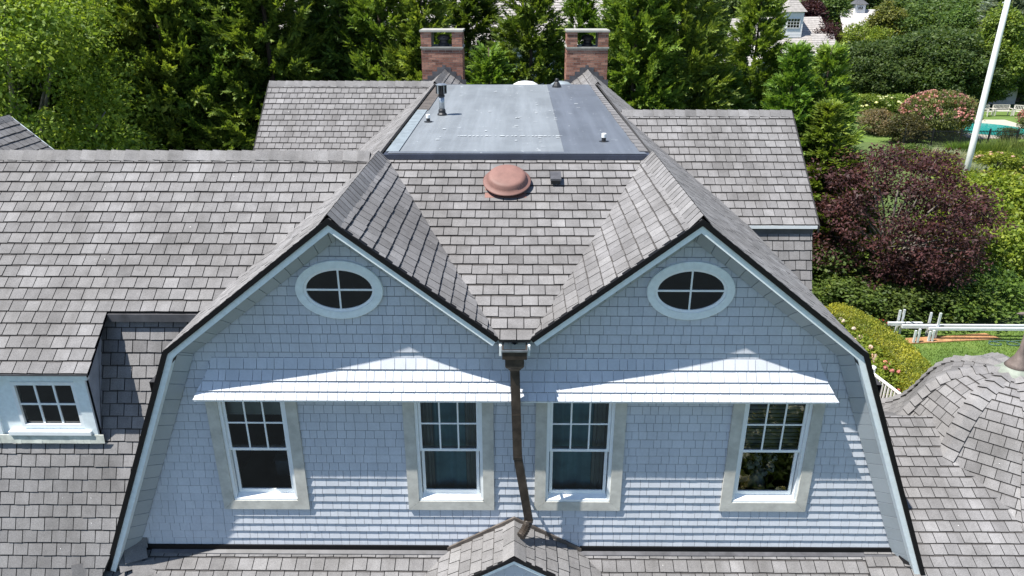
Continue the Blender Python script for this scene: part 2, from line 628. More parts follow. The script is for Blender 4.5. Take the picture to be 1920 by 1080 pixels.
# right wing
roof_plane([(A, YR_, ZR), (XE, YR_ - 2.267, ZE), (5.87, YR_ - 2.267, ZE), (5.87, YR_, ZR)], (1, 0, 0), RND)
roof_plane([(4.51, 5.12, 7.12), (5.80, 3.8325, 4.03), (5.80, 5.12, 7.12)], (1, 0, 0), RND, tone_c=0.4)
# rear wing
roof_plane([(-6.74, YB, ZR), (-6.74, YB - 2.267, ZE), (-XE, YB - 2.267, ZE), (-A, YB, ZR)], (1, 0, 0), RND)
# far wing at the left
roof_plane([(-12.05, 9.0, 8.57), (-12.05, 5.2, 8.57), (-10.6, 5.2, 7.19), (-10.6, 9.0, 7.19)], (0, 1, 0), RND)
roof_plane([(-12.05, 9.0, 8.57), (-12.05, 5.2, 8.57), (-14.0, 5.2, 6.7), (-14.0, 9.0, 6.7)], (0, 1, 0), RND)
# lower roof along the foot of the front wall
roof_plane([(-6.3, -.03, 3.70), (-6.3, -2.4, 2.278), (-.97, -2.4, 2.278), (-.97, -.03, 3.70)], (1, 0, 0), RND, tone_c=0.4, e=.19)
roof_plane([(.97, -.03, 3.70), (.97, -2.4, 2.278), (5.9, -2.4, 2.278), (5.9, -.03, 3.70)], (1, 0, 0), RND, tone_c=0.4, e=.19)
for sg in (-1, 1):
    roof_plane([(0, -.02, 4.27), (0, -.78, 4.27), (sg * 1.76, -.78, 3.258), (sg * .97, -.02, 3.712)], (0, 1, 0), RND, tone_c=0.5, e=.19)
# lower roof at the right, up to the turret
roof_plane([(5.2, 2.05, 4.76), (5.2, -2.0, 2.735), (11.5, -2.0, 2.735), (11.5, 2.05, 4.76)], (1, 0, 0), RND, tone_c=0.46, e=.18)
# rear slopes that the photograph does not show, plain
for P4 in ([(-15, YL, ZR - .02), (-A, YL, ZR - .02), (-XE, YL + 2.26, ZE), (-15, YL + 2.26, ZE)],
           [(A, YR_, ZR - .02), (5.86, YR_, ZR - .02), (5.86, YR_ + 2.26, ZE), (XE, YR_ + 2.26, ZE)],
           [(-6.74, YB, ZR - .02), (-A, YB, ZR - .02), (-XE, YB + 2.26, ZE), (-6.74, YB + 2.26, ZE)],
           [(5.2, 2.05, 4.74), (11.5, 2.05, 4.74), (11.5, 3.6, 3.9), (5.2, 3.6, 3.9)],
           [(-15, YL + 2.26, ZE), (-XE, YL + 2.26, ZE), (-6.0, YL + 3.8, 3.5), (-15, YL + 3.8, 3.5)],
           [(-6.74, YB - 2.26, ZE), (-XE, YB - 2.26, ZE), (-XE, YB - 3.7, 3.5), (-6.74, YB - 3.7, 3.5)]):
    BACK.poly(P4, 1)

# turret: an eight-sided bell roof, each face laid in courses
TC = Vector((8.36, 2.2, 0))
PROF = [(.20, 5.57), (.58, 5.51), (.93, 5.38), (1.18, 5.15), (1.35, 4.86), (1.49, 4.55), (1.64, 4.28), (1.87, 4.02), (2.19, 3.79), (2.60, 3.60)]
arc = [0.0]
for (r0, z0), (r1, z1) in zip(PROF[:-1], PROF[1:]):
    arc.append(arc[-1] + math.hypot(r1 - r0, z1 - z0))
ARC = arc[-1]
def bell(t):
    """t from the foot up the slope -> hip radius, height, and the slope's direction"""
    a = ARC - t
    a = min(max(a, 0.0), ARC)
    for i in range(len(PROF) - 1):
        if a <= arc[i + 1] + 1e-9:
            k = (a - arc[i]) / (arc[i + 1] - arc[i])
            r0, z0 = PROF[i]
            r1, z1 = PROF[i + 1]
            # smooth normal
            def sl(j):
                j = min(max(j, 0), len(PROF) - 2)
                d = Vector((PROF[j + 1][0] - PROF[j][0], PROF[j + 1][1] - PROF[j][1]))
                return d.normalized()
            d = sl(i)
            return r0 + (r1 - r0) * k, z0 + (z1 - z0) * k, d
    return PROF[-1][0], PROF[-1][1], Vector((1, 0))
C8 = math.cos(math.pi / 8)
HIP0 = RAD(166.0)
for k in range(8):
    am = HIP0 + RAD(22.5) + k * RAD(45)
    md = Vector((math.cos(am), math.sin(am), 0))
    tg = Vector((-math.sin(am), math.cos(am), 0))
    def fm(s, t, h, md=md, tg=tg):
        r, z, d = bell(t)
        nrm = md * (-d.y) + Vector((0, 0, d.x))
        nrm.normalize()
        return tuple(TC + md * (r * C8) + tg * s + Vector((0, 0, z)) + nrm * h)
    # backing, in strips
    for i in range(len(PROF) - 1):
        q = []
        for (r, z), sgn in ((PROF[i], -1), (PROF[i + 1], -1), (PROF[i + 1], 1), (PROF[i], 1)):
            q.append(TC + md * (r * C8 - .006) + tg * (sgn * r * math.sin(math.pi / 8)) + Vector((0, 0, z - .006)))
        BACK.poly(q, 0)
    t, row = 0.0, 0
    while t < ARC - .1:
        e = .178
        r0, r1 = bell(t)[0], bell(min(ARC, t + e))[0]
        w0, w1 = r0 * math.sin(math.pi / 8), r1 * math.sin(math.pi / 8)
        reg = [(-w0, t), (w0, t), (w1, t + e), (-w1, t + e)]
        s = -w0 - .2 - .1 * (row % 2) + RND.uniform(-.02, .02)
        while s < w0:
            rect = [(s + .005, t), (s + .205, t), (s + .205, t + e), (s + .005, t + e)]
            s += .21
            pl = clip_convex(rect, reg)
            if len(pl) > 2 and abs(area2(pl)) > .0006:
                slab(pl, t, e, .017, fm, min(1, max(0, RND.gauss(.54, .17))), ROOF_PIECES)
        t += e
        row += 1
    # hip caps
    ah = HIP0 + k * RAD(45)
    hd = Vector((math.cos(ah), math.sin(ah), 0))
    ht = Vector((-math.sin(ah), math.cos(ah), 0))
    t = 0.0
    while t < ARC - .06:
        vs = []
        for tt, hh in ((t, .058), (min(ARC, t + .22), .026)):
            r, z, d = bell(tt)
            c = TC + hd * r + Vector((0, 0, z))
            n = (hd * (-d.y) + Vector((0, 0, d.x))).normalized()
            wd = min(.15, r * .38)
            for q, dn in ((-1, -.050), (0, .006), (1, -.050)):
                vs.append(c + ht * (q * wd) + n * (hh + dn * (wd / .135)))
        vs = vs + [p - Vector((0, 0, .02)) + hd * -.005 for p in vs]
        fs = [([0, 1, 4, 3], 0), ([1, 2, 5, 4], 0), ([0, 6, 7, 1], 1), ([1, 7, 8, 2], 1), ([0, 3, 9, 6], 1), ([2, 8, 11, 5], 1)]
        CAPS.append((vs, fs, min(1, max(0, RND.gauss(.6, .14)))))
        t += .19

# ridge caps
for sg in (-1, 1):
    ridge_caps((sg * A, OH, ZR), (sg * A, 3.2, ZR), (-1, 0, -PT), (1, 0, -PT), RND, step=.165, width=.20, lift=.026, top=.06)
    ridge_caps((sg * A, 11.95, ZR), (sg * A, 15.05, ZR), (-1, 0, -PT), (1, 0, -PT), RND, step=.19, width=.17, lift=.026, top=.05)
ridge_caps((-15, YL, ZR), (-2.35, YL, ZR), (0, -1, -PT), (0, 1, -PT), RND, step=.235, width=.17, top=.03, lift=.05)
ridge_caps((2.25, YR_, ZR), (5.87, YR_, ZR), (0, -1, -PT), (0, 1, -PT), RND, step=.225, width=.15, top=.03, lift=.045)
ridge_caps((-6.74, YB, ZR), (-2.25, YB, ZR), (0, -1, -PT), (0, 1, -PT), RND, step=.23, width=.16, top=.03, lift=.045)
ridge_caps((-12.05, 5.2, 8.57), (-12.05, 9.0, 8.57), (-1, 0, -.95), (1, 0, -.95), RND, step=.23, width=.15)
ridge_caps((0, -.79, 4.27), (0, -.06, 4.27), (-1, 0, -.575), (1, 0, -.575), RND, step=.30, width=.19, top=.02)

roof_o = BACK.build('roof', ['asphalt_edge', 'asphalt_granule'], house)

# loose, lifted shingles woven round the left foot of the gable
for (cx, cy, cz, rz, rx) in ((-5.60, -.17, 3.76, .45, .80), (-5.66, -.24, 3.66, .5, .70), (-5.45, -.30, 3.575, .42, .56), (-5.20, -.44, 3.475, .5, .54), (-5.62, -.06, 3.88, .3, 1.1),
                             (-6.24, -.445, 3.665, .35, 1.17), (5.86, -.20, 3.60, -.4, .60)):
    R = Matrix.Rotation(rz, 3, 'Z') @ Matrix.Rotation(rx, 3, 'X')
    vs = [Vector((cx, cy, cz)) + R @ Vector(q) for q in ((-.15, -.12, .01), (.15, -.12, .01), (.15, .12, 0), (-.15, .12, 0), (-.15, -.12, -.008), (.15, -.12, -.008), (.15, .12, -.01), (-.15, .12, -.01))]
    fs = [([0, 1, 2, 3], 0)] + [(list(f), 1) for f in ((4, 7, 6, 5), (0, 4, 5, 1), (1, 5, 6, 2), (2, 6, 7, 3), (3, 7, 4, 0))]
    CAPS.append((vs, fs, RND.uniform(.3, .6)))

# --- front wall: outline, openings, shingles
WIN = [(-3.596, 'left'), (-.911, 'inner left'), (.911, 'inner right'), (3.596, 'right')]
WZ0, WZ1, HW = 4.625, 6.40, 0.465
HOLES = [(x - HW, x + HW, WZ0, WZ1) for x, _ in WIN]
OV = (2.2356, 7.938)        # oval centres
OVR = (0.558, 0.402)        # outer half sizes
wall_l = [(-5.62, 3.78), (0, 3.78), (0, 7.14), (-A, 8.82), (-4.40, 7.12)]
wall_r = [(-x, z) for x, z in wall_l][::-1]
fw = MB()
for half in (wall_l, wall_r):
    pls = [ccw(half)]
    for h in HOLES:
        pls = [q for p_ in pls for q in minus_rect(p_, h)]
    for q in pls:
        fw.extrude([(x, 0.0, z) for x, z in q], (0, .08, 0))
front_wall = fw.build('front_wall', 'felt_and_lap_shade', house)
wrnd = random.Random(21)
wmap = lambda s, t, h: (s, -h, t)
CAS = 0.155
skip = [(-4.0, 4.0, 6.52, 6.86)]
def in_oval(s, t):
    return any(((s - sg * OV[0]) / .47) ** 2 + ((t - OV[1]) / .33) ** 2 < 1 for sg in (-1, 1))
wh = [(x - HW - CAS + .02, x + HW + CAS - .02, WZ0 - CAS + .02, 6.45) for x, _ in WIN]
for half in (wall_l, wall_r):
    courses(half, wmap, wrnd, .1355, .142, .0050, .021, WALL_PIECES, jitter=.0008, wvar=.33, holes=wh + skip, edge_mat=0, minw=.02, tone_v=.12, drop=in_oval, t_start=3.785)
# flared skirt of shingles over the window heads
SK = [(-.27, 6.445), (-.205, 6.545), (-.13, 6.66), (-.055, 6.80), (-.012, 6.955)]
skl = [0.0]
for p0, p1 in zip(SK[:-1], SK[1:]):
    skl.append(skl[-1] + math.hypot(p1[0] - p0[0], p1[1] - p0[1]))
def skmap(s, t, h):
    for i in range(4):
        if t <= skl[i + 1] + 1e-6 or i == 3:
            k = (t - skl[i]) / (skl[i + 1] - skl[i])
            p0, p1 = SK[i], SK[i + 1]
            dy, dz = p1[0] - p0[0], p1[1] - p0[1]
            L = math.hypot(dy, dz)
            return (s, p0[0] + dy * k - dz / L * h, p0[1] + dz * k + dy / L * h)
WALL_SHADE_BAND[0] = 0.95
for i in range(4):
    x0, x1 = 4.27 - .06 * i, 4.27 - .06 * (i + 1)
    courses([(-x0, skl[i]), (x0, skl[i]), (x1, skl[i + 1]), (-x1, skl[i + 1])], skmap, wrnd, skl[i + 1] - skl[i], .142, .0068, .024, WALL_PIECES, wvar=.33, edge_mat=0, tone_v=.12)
WALL_SHADE_BAND[0] = 0.872
sk = MB()
for i in range(4):
    x0, x1 = 4.265 - .06 * i, 4.265 - .06 * (i + 1)
    (y0, z0), (y1, z1) = SK[i], SK[i + 1]
    sk.poly([(-x0, y0 + .004, z0), (x0, y0 + .004, z0), (x1, y1 + .004, z1), (-x1, y1 + .004, z1)])
    for sg in (-1, 1):
        sk.poly([(sg * x0, y0 + .004, z0), (sg * x1, y1 + .004, z1), (sg * x1, 0, z1), (sg * x0, 0, z0)])
sk.box(-4.25, 4.25, -.262, -.001, 6.418, 6.436)
sk.build('skirt', 'white_paint', house)
# wall under the small front gable
gm = lambda s, t, h: (s, -.66 - h, t)
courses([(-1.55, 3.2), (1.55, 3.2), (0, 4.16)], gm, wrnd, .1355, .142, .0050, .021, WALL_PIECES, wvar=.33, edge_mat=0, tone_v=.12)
gb = MB()
gb.extrude([(-1.6, -.66, 3.0), (1.6, -.66, 3.0), (1.6, -.66, 3.2), (0, -.66, 4.19), (-1.6, -.66, 3.2)], (0, .05, 0))
gb.build('gable_wall', 'trim_paint', house)

# --- rakes: fascia, black drip edge, soffit and the canted shingles under them
def offset_line(pl, d):
    """offset an open polyline (x, z) towards its right-hand side by d, mitred"""
    out = []
    n = len(pl)
    nrm = []
    for i in range(n - 1):
        ex, ez = pl[i + 1][0] - pl[i][0], pl[i + 1][1] - pl[i][1]
        L = math.hypot(ex, ez)
        nrm.append((ez / L, -ex / L))
    for i in range(n):
        if i == 0 or i == n - 1:
            nx, nz = nrm[0] if i == 0 else nrm[-1]
            out.append((pl[i][0] + nx * d, pl[i][1] + nz * d))
        else:
            a_, b_ = nrm[i - 1], nrm[i]
            k = 1 + a_[0] * b_[0] + a_[1] * b_[1]
            out.append((pl[i][0] + (a_[0] + b_[0]) / k * d, pl[i][1] + (a_[1] + b_[1]) / k * d))
    return out
rake_line = [(-XB, ZB), (-XE, ZE), (-A, ZR), (-.205, 7.395)]
crnd = random.Random(5)
for sg in (-1, 1):
    def band(d0, d1, y0, y1, name, mat):
        o0, o1 = offset_line(rake_line, d0), offset_line(rake_line, d1)
        for i in range(3):
            q = [o0[i], o0[i + 1], o1[i + 1], o1[i]]
            pts = [(-sg * x, y0, z) for x, z in q]
            if sg > 0:
                pts = pts[::-1]
            mb = MB()
            mb.extrude(pts if sg < 0 else pts, (0, y1 - y0, 0))
            mb.build(name, mat, house)
    band(-.012, .052, OH - .022, OH + .05, 'drip_edge', 'drip_edge')
    band(.054, .128, OH, OH + .03, 'fascia_board', 'trim_paint')
    band(.112, .128, OH + .032, -.20, 'soffit', 'trim_paint')
    for i in range(3):
        i0, i1 = offset_line(rake_line, .285), offset_line(rake_line, .10)
        p0, p1, q0, q1 = Vector(i0[i]), Vector(i0[i + 1]), Vector(i1[i]), Vector(i1[i + 1])
        L = (p1 - p0).length
        def cm(s, t, h, p0=p0, p1=p1, q0=q0, q1=q1, L=L):
            a_ = p0 + (p1 - p0) * (s / L)
            b_ = q0 + (q1 - q0) * (s / L)
            c_ = a_ + (b_ - a_) * t
            return (-sg * c_.x, -.022 - .19 * t - h, c_.y)
        cb = MB()
        cb.poly([cm(0, 0, -.009), cm(L, 0, -.009), cm(L, 1, -.009), cm(0, 1, -.009)])
        cb.build('border_backing', 'felt_and_lap_shade', house)
        s = 0.0
        while s < L - .02:
            w_ = min(crnd.uniform(.19, .27), L - s)
            if i == 2:
                w_ = min(crnd.uniform(.15, .23), L - s)
            pl = [(s + .005, 0), (s + w_ - .005, 0), (s + w_ - .005, 1), (s + .005, 1)]
            if sg > 0:
                pl = pl[::-1]
            slab(pl, 0, 1.0, .014, cm, min(1, max(0, crnd.gauss(.5, .15))), CANTED_PIECES, edge_mat=0)
            s += w_
# small gable's rake
for sg in (-1, 1):
    mb = MB()
    mb.extrude([(0, -.80, 4.285), (sg * 1.8, -.80, 3.25), (sg * 1.8, -.80, 3.19), (0, -.80, 4.225)], (0, .05, 0))
    mb.build('drip_edge', 'drip_edge', house)
    mb = MB()
    mb.extrude([(0, -.785, 4.224), (sg * 1.8, -.785, 3.189), (sg * 1.8, -.785, 3.125), (0, -.785, 4.16)], (0, .05, 0))
    mb.build('fascia_board', 'trim_paint', house)
    mb = MB()     # step flashing where the small roof meets the wall
    mb.extrude([(0, -.055, 4.345), (sg * 1.0, -.055, 3.77), (sg * 1.0, -.055, 3.69), (0, -.055, 4.265)], (0, .03, 0))
    mb.build('step_flashing', 'brown_flashing', house)
# flashing at the foot of the wall
mb = MB()
mb.box(-5.60, -.98, -.045, -.02, 3.70, 3.80)
mb.box(.98, 5.66, -.045, -.02, 3.71, 3.80)
mb.extrude([(5.66, -.05, 3.79), (5.74, -.05, 3.79), (5.97, -.30, 3.60), (5.80, -.30, 3.56)], (0, .02, -.03))
mb.build('base_flashing', 'drip_edge', house)
mb = MB()
for x0, x1 in ((-5.42, -.98), (.98, 5.62)):
    mb.extrude([(x0, -.046, 3.722), (x1, -.046, 3.722), (x1, -.095, 3.694), (x0, -.095, 3.694)][::-1], (0, -.003, -.008))
mb.build('apron_flashing', 'lead_flashing', house)

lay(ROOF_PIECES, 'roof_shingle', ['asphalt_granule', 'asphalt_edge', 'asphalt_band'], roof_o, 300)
for c_ in CAPS:
    piece_object('ridge_cap', c_, ['asphalt_granule', 'asphalt_edge'], roof_o)
lay(WALL_PIECES, 'wall_shingle', ['cedar_paint', 'felt_and_lap_shade', 'felt_and_lap_shade'], front_wall, 300)  # last slot is the painted lap shadow
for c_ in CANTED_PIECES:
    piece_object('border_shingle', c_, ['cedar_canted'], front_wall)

# dry petals and droppings scattered over the slopes
drp = random.Random(44)
mb = MB()
for pc in drp.sample(ROOF_PIECES, 150):
    if seen_area(pc) <= 0:
        continue
    c_ = pc[3] + pc[4] * .006 + Vector((drp.uniform(-.06, .06), 0, 0))
    a_ = pc[4].orthogonal().normalized()
    a_.rotate(Matrix.Rotation(drp.uniform(0, 6), 3, pc[4]))
    b_ = pc[4].cross(a_)
    l_, w_ = drp.uniform(.006, .015), drp.uniform(.003, .006)
    mb.poly([c_ - a_ * l_, c_ + b_ * w_, c_ + a_ * l_, c_ - b_ * w_])
mb.build('petal_litter', 'white_plastic', roof_o, kind='stuff')

# --- windows
def frame_rect(mb, x0, x1, z0, z1, w, y0, y1, wb=None, wt=None):
    wb = w if wb is None else wb
    wt = w if wt is None else wt
    mb.box(x0, x0 + w, y0, y1, z0, z1)
    mb.box(x1 - w, x1, y0, y1, z0, z1)
    mb.box(x0 + w, x1 - w, y0, y1, z0, z0 + wb)
    mb.box(x0 + w, x1 - w, y0, y1, z1 - wt, z1)

WLAB = ['leftmost double hung window', 'double hung window left of the downspout', 'double hung window right of the downspout', 'rightmost double hung window with blinds']
for (x, nm), lab in zip(WIN, WLAB):
    w = bpy.data.objects.new('window', None)
    COL.objects.link(w)
    w.parent = house
    w['label'] = lab
    x0, x1 = x - HW, x + HW
    c = CAS
    for pts in ([(x0 - c, WZ0 - c), (x0, WZ0), (x0, 6.43), (x0 - c, 6.43)], [(x1, WZ0), (x1 + c, WZ0 - c), (x1 + c, 6.43), (x1, 6.43)],
                [(x0 - c + .002, WZ0 - c), (x1 + c - .002, WZ0 - c), (x1 - .002, WZ0 - .002), (x0 + .002, WZ0 - .002)]):
        mb = MB()
        mb.extrude([(px, -.045, pz) for px, pz in pts], (0, .044, 0))
        mb.build('casing', 'casing_wood', w)
    mb = MB()
    frame_rect(mb, x0, x1, WZ0, WZ1, .042, -.020, .12, wb=.035)
    mb.box(x0 + .012, x1 - .012, -.036, -.022, WZ0, WZ0 + .03)
    mb.build('frame', 'white_paint', w)
    mb = MB()                                   # sloping sill
    mb.extrude([(x0 + .044, .115, WZ0 + .085), (x0 + .044, -.032, WZ0 + .034), (x0 + .044, -.032, WZ0 + .012), (x0 + .044, .115, WZ0 + .03)][::-1], (x1 - x0 - .088, 0, 0))
    mb.build('sill', 'white_paint', w)
    zm = 5.455
    ux0, ux1 = x0 + .045, x1 - .045
    us = MB()
    frame_rect(us, ux0, ux1, zm, WZ1 - .043, .038, .012, .045)
    uo = us.build('upper_sash', 'white_paint', w)
    gx0, gx1, gz0, gz1 = ux0 + .038, ux1 - .038, zm + .038, WZ1 - .081
    for k in (1, 2):
        mb = MB(); xx = gx0 + (gx1 - gx0) * k / 3
        mb.box(xx - .011, xx + .011, .015, .034, gz0, gz1)
        mb.build('muntin', 'white_paint', w)
    mb = MB(); zz = (gz0 + gz1) / 2
    mb.box(gx0, gx1, .017, .032, zz - .011, zz + .011)
    mb.build('muntin', 'white_paint', w)
    for a_ in range(3):
        for b_ in range(2):
            mb = MB()
            xa, xb = gx0 + (gx1 - gx0) * a_ / 3, gx0 + (gx1 - gx0) * (a_ + 1) / 3
            za, zb = gz0 + (gz1 - gz0) * b_ / 2, gz0 + (gz1 - gz0) * (b_ + 1) / 2
            mb.poly([(xa, .027, za), (xb, .027, za), (xb, .027, zb), (xa, .027, zb)])
            mb.build('pane', 'window_glass', w)
    ls = MB()
    frame_rect(ls, ux0 + .012, ux1 - .012, WZ0 + .07, zm + .036, .042, .058, .092, wb=.06)
    ls.build('lower_sash', 'white_paint', w)
    mb = MB()
    mb.poly([(ux0 + .05, .074, WZ0 + .13), (ux1 - .05, .074, WZ0 + .13), (ux1 - .05, .074, zm), (ux0 + .05, .074, zm)])
    mb.build('pane', 'window_glass', w)

# rooms behind the windows
mb = MB()
for x0, x1, wm in ((-5.0, -2.05, 0), (-2.0, 2.0, 2), (2.05, 5.0, 0)):
    mb.poly([(x0, .1, 3.95), (x1, .1, 3.95), (x1, 3.6, 3.95), (x0, 3.6, 3.95)], 1 if wm == 0 else 2)
    mb.poly([(x0, .1, 6.5), (x0, 3.6, 6.5), (x1, 3.6, 6.5), (x1, .1, 6.5)], wm)
    mb.poly([(x0, 3.6, 3.95), (x1, 3.6, 3.95), (x1, 3.6, 6.5), (x0, 3.6, 6.5)], wm)
    mb.poly([(x0, .1, 3.95), (x0, 3.6, 3.95), (x0, 3.6, 6.5), (x0, .1, 6.5)], wm)
    mb.poly([(x1, .1, 3.95), (x1, .1, 6.5), (x1, 3.6, 6.5), (x1, 3.6, 3.95)], wm)
mb.build('room_lining', ['dark_room', 'wood_floor', 'teal_room'], house)

def curtain(xa, xb, label, z0=4.1, mat='linen', yo=.24):
    mb = MB()
    n = 28
    rows = []
    for i in range(n + 1):
        k = i / n
        xx = xa + (xb - xa) * k
        rows.append((xx, yo + .028 * math.sin(k * 17) + .01 * math.sin(k * 41)))
    for i in range(n):
        (xa_, ya_), (xb_, yb_) = rows[i], rows[i + 1]
        mb.poly([(xa_, ya_, z0), (xb_, yb_, z0), (xb_, yb_ - .012, 6.45), (xa_, ya_ - .012, 6.45)])
        mb.poly([(xa_, ya_ + .004, z0), (xa_, ya_ - .008, 6.45), (xb_, yb_ - .008, 6.45), (xb_, yb_ + .004, z0)])
    o = mb.build('curtain', mat, None, smooth=True)
    tag(o, label, 'curtain')
curtain(-1.36, -1.16, 'pale curtain at the left of the window left of the downspout')
curtain(-.70, -.50, 'pale curtain at the right of the window left of the downspout')
curtain(1.12, 1.34, 'pale curtain at the right of the window right of the downspout')
curtain(-1.38, -.44, 'blue green sheer, coloured as a reflection, behind the window left of the downspout', mat='teal_reflection_fabric', yo=.30)
curtain(.44, 1.38, 'blue green sheer, coloured as a reflection, behind the window right of the downspout', mat='teal_reflection_fabric', yo=.30)
t_ = thing('roller_blind', 'pale fabric blind behind the upper sash of the leftmost window', 'blind')
mb = MB(); mb.box(-4.03, -3.16, .16, .166, 5.98, 6.45); mb.build('fabric', 'linen', t_)
mb = MB(); mb.box(-4.03, -3.16, .155, .172, 5.955, 5.98); mb.build('bottom_rail', 'linen', t_)
t_ = thing('bed', 'bed with white covers inside the leftmost window', 'bed')
mb = MB()
mb.box(-3.75, -2.15, .9, 2.9, 4.35, 4.62)
mb.build('mattress', 'linen', t_)
mb = MB()
mb.box(-3.75, -2.15, .9, 2.9, 3.96, 4.35)
mb.build('base', 'dark_fabric', t_)
mb = MB()
for i in range(10):
    for j in range(10):
        def hz(a_, b_):
            return 4.63 + .06 * math.sin(a_ * 1.3) * math.cos(b_ * 1.1) + .03 * math.sin(a_ * 2.7 + b_)
        q = [(-3.78 + (i + a_) * .166, .86 + (j + b_) * .2, hz(i + a_, j + b_)) for a_, b_ in ((0, 0), (1, 0), (1, 1), (0, 1))]
        mb.poly(q)
mb.build('cover', 'linen', t_, smooth=True)
t_ = thing('venetian_blind', 'open slatted blind behind the upper sash of the rightmost window', 'blind')
for k in range(15):
    z = 5.46 + k * .062
    mb = MB()
    mb.extrude([(3.17, .15, z), (4.02, .15, z), (4.02, .185, z + .020), (3.17, .185, z + .020)], (0, 0, -.003))
    mb.build('slat', 'linen', t_)
t_ = thing('reflection_vase', 'added vase of white flowers, for the flowers mirrored in the rightmost window', 'vase')  # added to stand in for hydrangeas mirrored in the pane
mb = MB()
mb.lathe((3.62, .42, 4.45), [(.07, 0), (.12, .08), (.13, .2), (.08, .32), (.09, .34)], 16)
mb.build('vase', 'linen', t_, smooth=True)
mb = MB()
mb.box(3.1, 4.1, .25, .7, 4.40, 4.45)
mb.build('ledge', 'dark_fabric', t_)
fl = random.Random(3)
for k in range(16):
    mb = MB()
    c = Vector((3.62 + fl.gauss(0, .2), .42 + fl.gauss(0, .08), 4.95 + fl.gauss(0, .13)))
    for q in range(30):
        d = Vector((fl.gauss(0, 1), fl.gauss(0, 1), fl.gauss(0, 1))).normalized()
        a_ = d.orthogonal().normalized() * .022
        b_ = d.cross(a_)
        p = c + d * .06
        mb.poly([p - a_, p + b_, p + a_, p - b_])
    mb.build('blossom', 'linen', t_)

# --- oval windows
def ellipse_ring(mb, c, prof, n=64):
    """prof: list of (half x, half z, y)"""
    base = len(mb.v)
    for a_, b_, y in prof:
        for k in range(n):
            an = 2 * math.pi * k / n
            mb.v.append((c[0] + a_ * math.cos(an), y, c[1] + b_ * math.sin(an)))
    for i in range(len(prof) - 1):
        for k in range(n):
            k2 = (k + 1) % n
            mb.f.append([base + i * n + k, base + i * n + k2, base + (i + 1) * n + k2, base + (i + 1) * n + k])
            mb.m.append(0); mb.t.append(.5)
for sg, lab in ((-1, 'oval window in the left gable'), (1, 'oval window in the right gable')):
    w = bpy.data.objects.new('oval_window', None)
    COL.objects.link(w)
    w.parent = house
    w['label'] = lab
    c = (sg * OV[0], OV[1])
    a0, b0 = OVR
    mb = MB()
    ellipse_ring(mb, c, [(a0, b0, 0), (a0, b0, -.052), (a0 - .008, b0 - .008, -.058), (a0 - .10, b0 - .10, -.058), (a0 - .102, b0 - .102, -.03)])
    mb.build('casing', 'trim_paint', w)
    mb = MB()
    ellipse_ring(mb, c, [(a0 - .1025, b0 - .1025, -.02), (a0 - .1025, b0 - .1025, -.052), (a0 - .112, b0 - .112, -.052), (a0 - .114, b0 - .114, -.044), (a0 - .135, b0 - .135, -.042), (a0 - .137, b0 - .137, -.02)])
    mb.build('frame', 'white_paint', w)
    ga, gb_ = a0 - .136, b0 - .136
    n = 64
    # glass in four lights
    for qd in range(4):
        mb = MB()
        pts = [(c[0], -.024, c[1])]
        for k in range(n // 4 + 1):
            an = qd * math.pi / 2 + (math.pi / 2) * k / (n // 4)
            pts.append((c[0] + ga * math.cos(an), -.024, c[1] + gb_ * math.sin(an)))
        mb.poly(pts[::1])
        mb.build('pane', 'dark_glass', w)
    mb = MB(); mb.box(c[0] - ga, c[0] + ga, -.040, -.026, c[1] - .012, c[1] + .012); mb.build('muntin', 'white_paint', w)
    mb = MB(); mb.box(c[0] - .011, c[0] + .011, -.038, -.027, c[1] - gb_, c[1] + gb_); mb.build('muntin', 'white_paint', w)

# --- flat roof deck
simple('sealant', (0.44, 0.47, 0.49), 0.6)
ZD = 8.945
deck = MB()
deck.extrude([(-2.16, 3.24, ZD), (2.2, 3.24, ZD), (2.13, 11.95, ZD), (-2.13, 11.95, ZD)], (0, 0, -.12))
deck_o = deck.build('flat_roof', 'membrane_edge', house)
def sheet(name, pts, mat, z):
    mb = MB()
    mb.extrude([(x, y, z) for x, y in pts], (0, 0, -.004))
    return mb.build(name, mat, deck_o)
sheet('membrane_sheet', [(-1.98, 3.36), (-.55, 3.36), (-.50, 11.85), (-1.96, 11.85)], 'membrane_light', ZD + .0052)
sheet('membrane_sheet', [(-.56, 3.36), (.86, 3.36), (.90, 11.85), (-.51, 11.85)], 'membrane_light', ZD + .0094)
sheet('membrane_sheet', [(.80, 3.36), (2.06, 3.36), (1.99, 11.85), (.83, 11.85)], 'membrane_dark', ZD + .0146)
sheet('front_curb', [(-2.1, 3.25), (2.14, 3.25), (2.12, 3.40), (-2.08, 3.40)], 'membrane_dark', ZD + .022)
sheet('edge_strip', [(-2.14, 3.41), (-1.93, 3.41), (-1.93, 7.6), (-2.14, 7.6)], 'metal_flashing', ZD + .022)
sheet('edge_strip', [(-2.14, 7.6), (-1.90, 7.6), (-1.90, 11.9), (-2.14, 11.9)], 'brown_flashing', ZD + .020)
mb = MB()
drn = random.Random(12)
for k in range(26):
    y0 = 3.45 + k * .325
    mb.extrude([(2.04 - .003 * k, y0, ZD + .03), (2.19 - .003 * k, y0, ZD + .022), (2.19 - .003 * k, y0 + .31, ZD + .018), (2.05 - .003 * k + drn.uniform(-.015, .015), y0 + .31, ZD + .022)], (0, 0, -.015), tone=drn.uniform(.2, .45))
mb.build('edge_strip', 'asphalt_granule', deck_o)
mb = MB()
